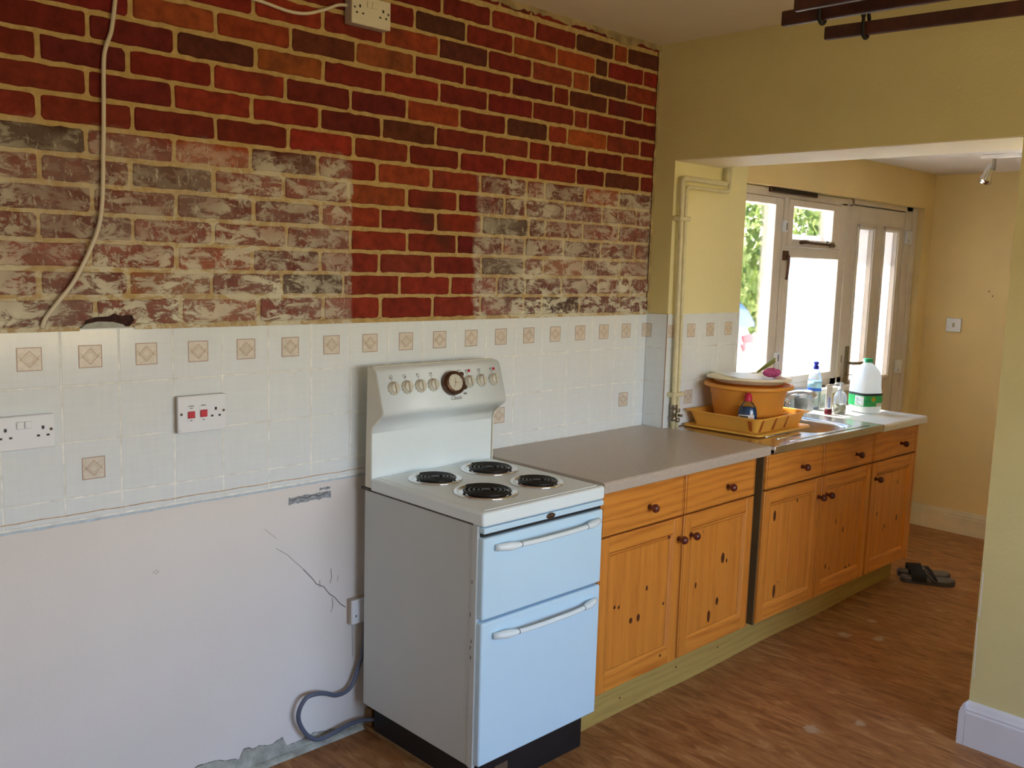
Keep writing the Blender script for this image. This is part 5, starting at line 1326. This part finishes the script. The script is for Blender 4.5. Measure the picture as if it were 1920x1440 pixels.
# ceiling clothes airer
T = empty('ceiling_airer', (1.9, -1.1, 2.35), 'dark stained wooden ceiling airer with three slats and black iron hooks', 'airer')
zS = 2.352
S_ = [((1.745, -1.088), (1.770, -2.30)), ((1.850, -.989), (1.905, -2.2)), ((2.084, -1.006), (2.225, -2.24))]
for i, (a, b) in enumerate(S_):
    mb = MB(); A, B = Vector((*a, 0)), Vector((*b, 0)); L_ = (B-A).length; ang = math.atan2(B.y-A.y, B.x-A.x)
    hh = (.045, .044, .041)[i]; mb.box(0, L_, -.011, .011, 0, hh, 0, .005, 2, Matrix.Translation((*a, zS+(.006 if i == 0 else 0))) @ Matrix.Rotation(ang, 4, 'Z'))
    obj('slat', mb, M['slat'], T)
mb = MB(); pz = zS
def loop(x, y, r1=.019, zt_=.052):
    mb.tube(catmull([(x-r1, y, pz+zt_), (x-r1-.001, y, pz+.01), (x-.010, y, pz-.006), (x+.006, y, pz-.008), (x+r1, y, pz+.006), (x+r1, y, pz+zt_)], 4), .0055, 0, 8)
yh = -1.115
loop(1.857, yh); loop(2.096, yh-.02)
mb.tube(catmull([(1.731, yh-.03, pz+.052), (1.75, yh-.02, pz+.075), (1.80, yh-.01, pz+.058), (1.838, yh, pz+.052), (1.857, yh, pz+.062), (1.92, yh, pz+.085), (2.0, yh-.01, pz+.075), (2.06, yh-.02, pz+.062), (2.078, yh-.02, pz+.052)], 5), .007, 0, 8)
mb.tube(catmull([(2.115, yh-.02, pz+.052), (2.10, yh-.02, pz+.075), (2.05, yh-.02, pz+.090), (1.98, yh, pz+.088)], 5), .006, 0, 8)
mb.tube([(1.94, yh, pz+.085), (1.94, yh, ZC)], .004, 0, 6)
obj('iron_hook', mb, M['iron'], T)
mb = MB()
for (x, y) in ((1.76, -2.1), (1.90, -2.1), (2.21, -2.1)): loop(x, y)
mb.tube([(1.76, -2.1, pz+.06), (1.94, -2.1, pz+.085), (2.21, -2.1, pz+.06)], .006, 0, 8); mb.tube([(1.94, -2.1, pz+.085), (1.94, -2.1, ZC)], .004, 0, 6); obj('iron_hook', mb, M['iron'], T)
# slippers
def slipper(loc, ang, label, flip):
    T = empty('sandal', loc, label, 'sandal', 'pair of sandals by the end of the cabinet', rot=(0, 0, ang))
    x0_, y0_, z0_ = loc
    out = [(-.135, .0), (-.130, .022), (-.10, .034), (-.04, .034), (.02, .037), (.07, .045), (.11, .040), (.132, .020), (.136, 0), (.130, -.022), (.105, -.040), (.06, -.044), (.0, -.036), (-.06, -.033), (-.11, -.032), (-.130, -.02)]
    out = [(p.x, p.y) for p in catmull([Vector((a, b*flip, 0)) for a, b in out]+[Vector((out[0][0], 0, 0))], 3)][:-1]
    for nm, z1_, z2_, k, mt in (('sole', .0, .020, 1, 'rubber'), ('insole', .020, .026, .95, 'insole')):
        mb = MB(); A = [mb.bm.verts.new((x0_+x*k, y0_+y*k, z0_+z1_)) for x, y in out]; B = [mb.bm.verts.new((x0_+x*k, y0_+y*k, z0_+z2_+(.006 if abs(x) > .11 else 0))) for x, y in out]
        for i in range(len(A)): mb.bm.faces.new((A[i], A[(i+1) % len(A)], B[(i+1) % len(A)], B[i]))
        mb.bm.faces.new(A); mb.bm.faces.new(B); obj(nm, mb, M[mt], T)
    def strap(P, wd, name='strap', mt='strap'):
        mb = MB(); pts = catmull([Vector((x0_+a, y0_+b, z0_+c)) for a, b, c in P], 5); pr_ = None
        for i, p in enumerate(pts):
            dx = wd/2; q = [mb.bm.verts.new(p+Vector((s__*dx, 0, o_))) for s__, o_ in ((-1, 0), (1, 0), (1, .003), (-1, .003))]
            if pr_:
                for k in range(4): mb.bm.faces.new((pr_[k], pr_[(k+1) % 4], q[(k+1) % 4], q[k]))
            pr_ = q
        obj(name, mb, M[mt], T)
    strap([(-.045, -.036, .012), (-.05, -.030, .045), (-.055, 0, .068), (-.05, .030, .045), (-.045, .036, .012)], .075)
    strap([(.035, -.042, .014), (.02, -.03, .040), (.005, 0, .055), (.02, .03, .040), (.035, .042, .014)], .030)
    strap([(.030, -.043, .02), (.005, -.032, .045), (-.02, -.010, .062), (-.03, .0, .068)], .006, 'piping', 'insole')
slipper((4.165, -.700, 0), math.radians(-58), 'grey sandal with black straps, the nearer of the pair by the cabinet end', 1)
slipper((4.262, -.640, 0), math.radians(-55), 'grey sandal with black straps, the one behind nearer the end wall', -1)
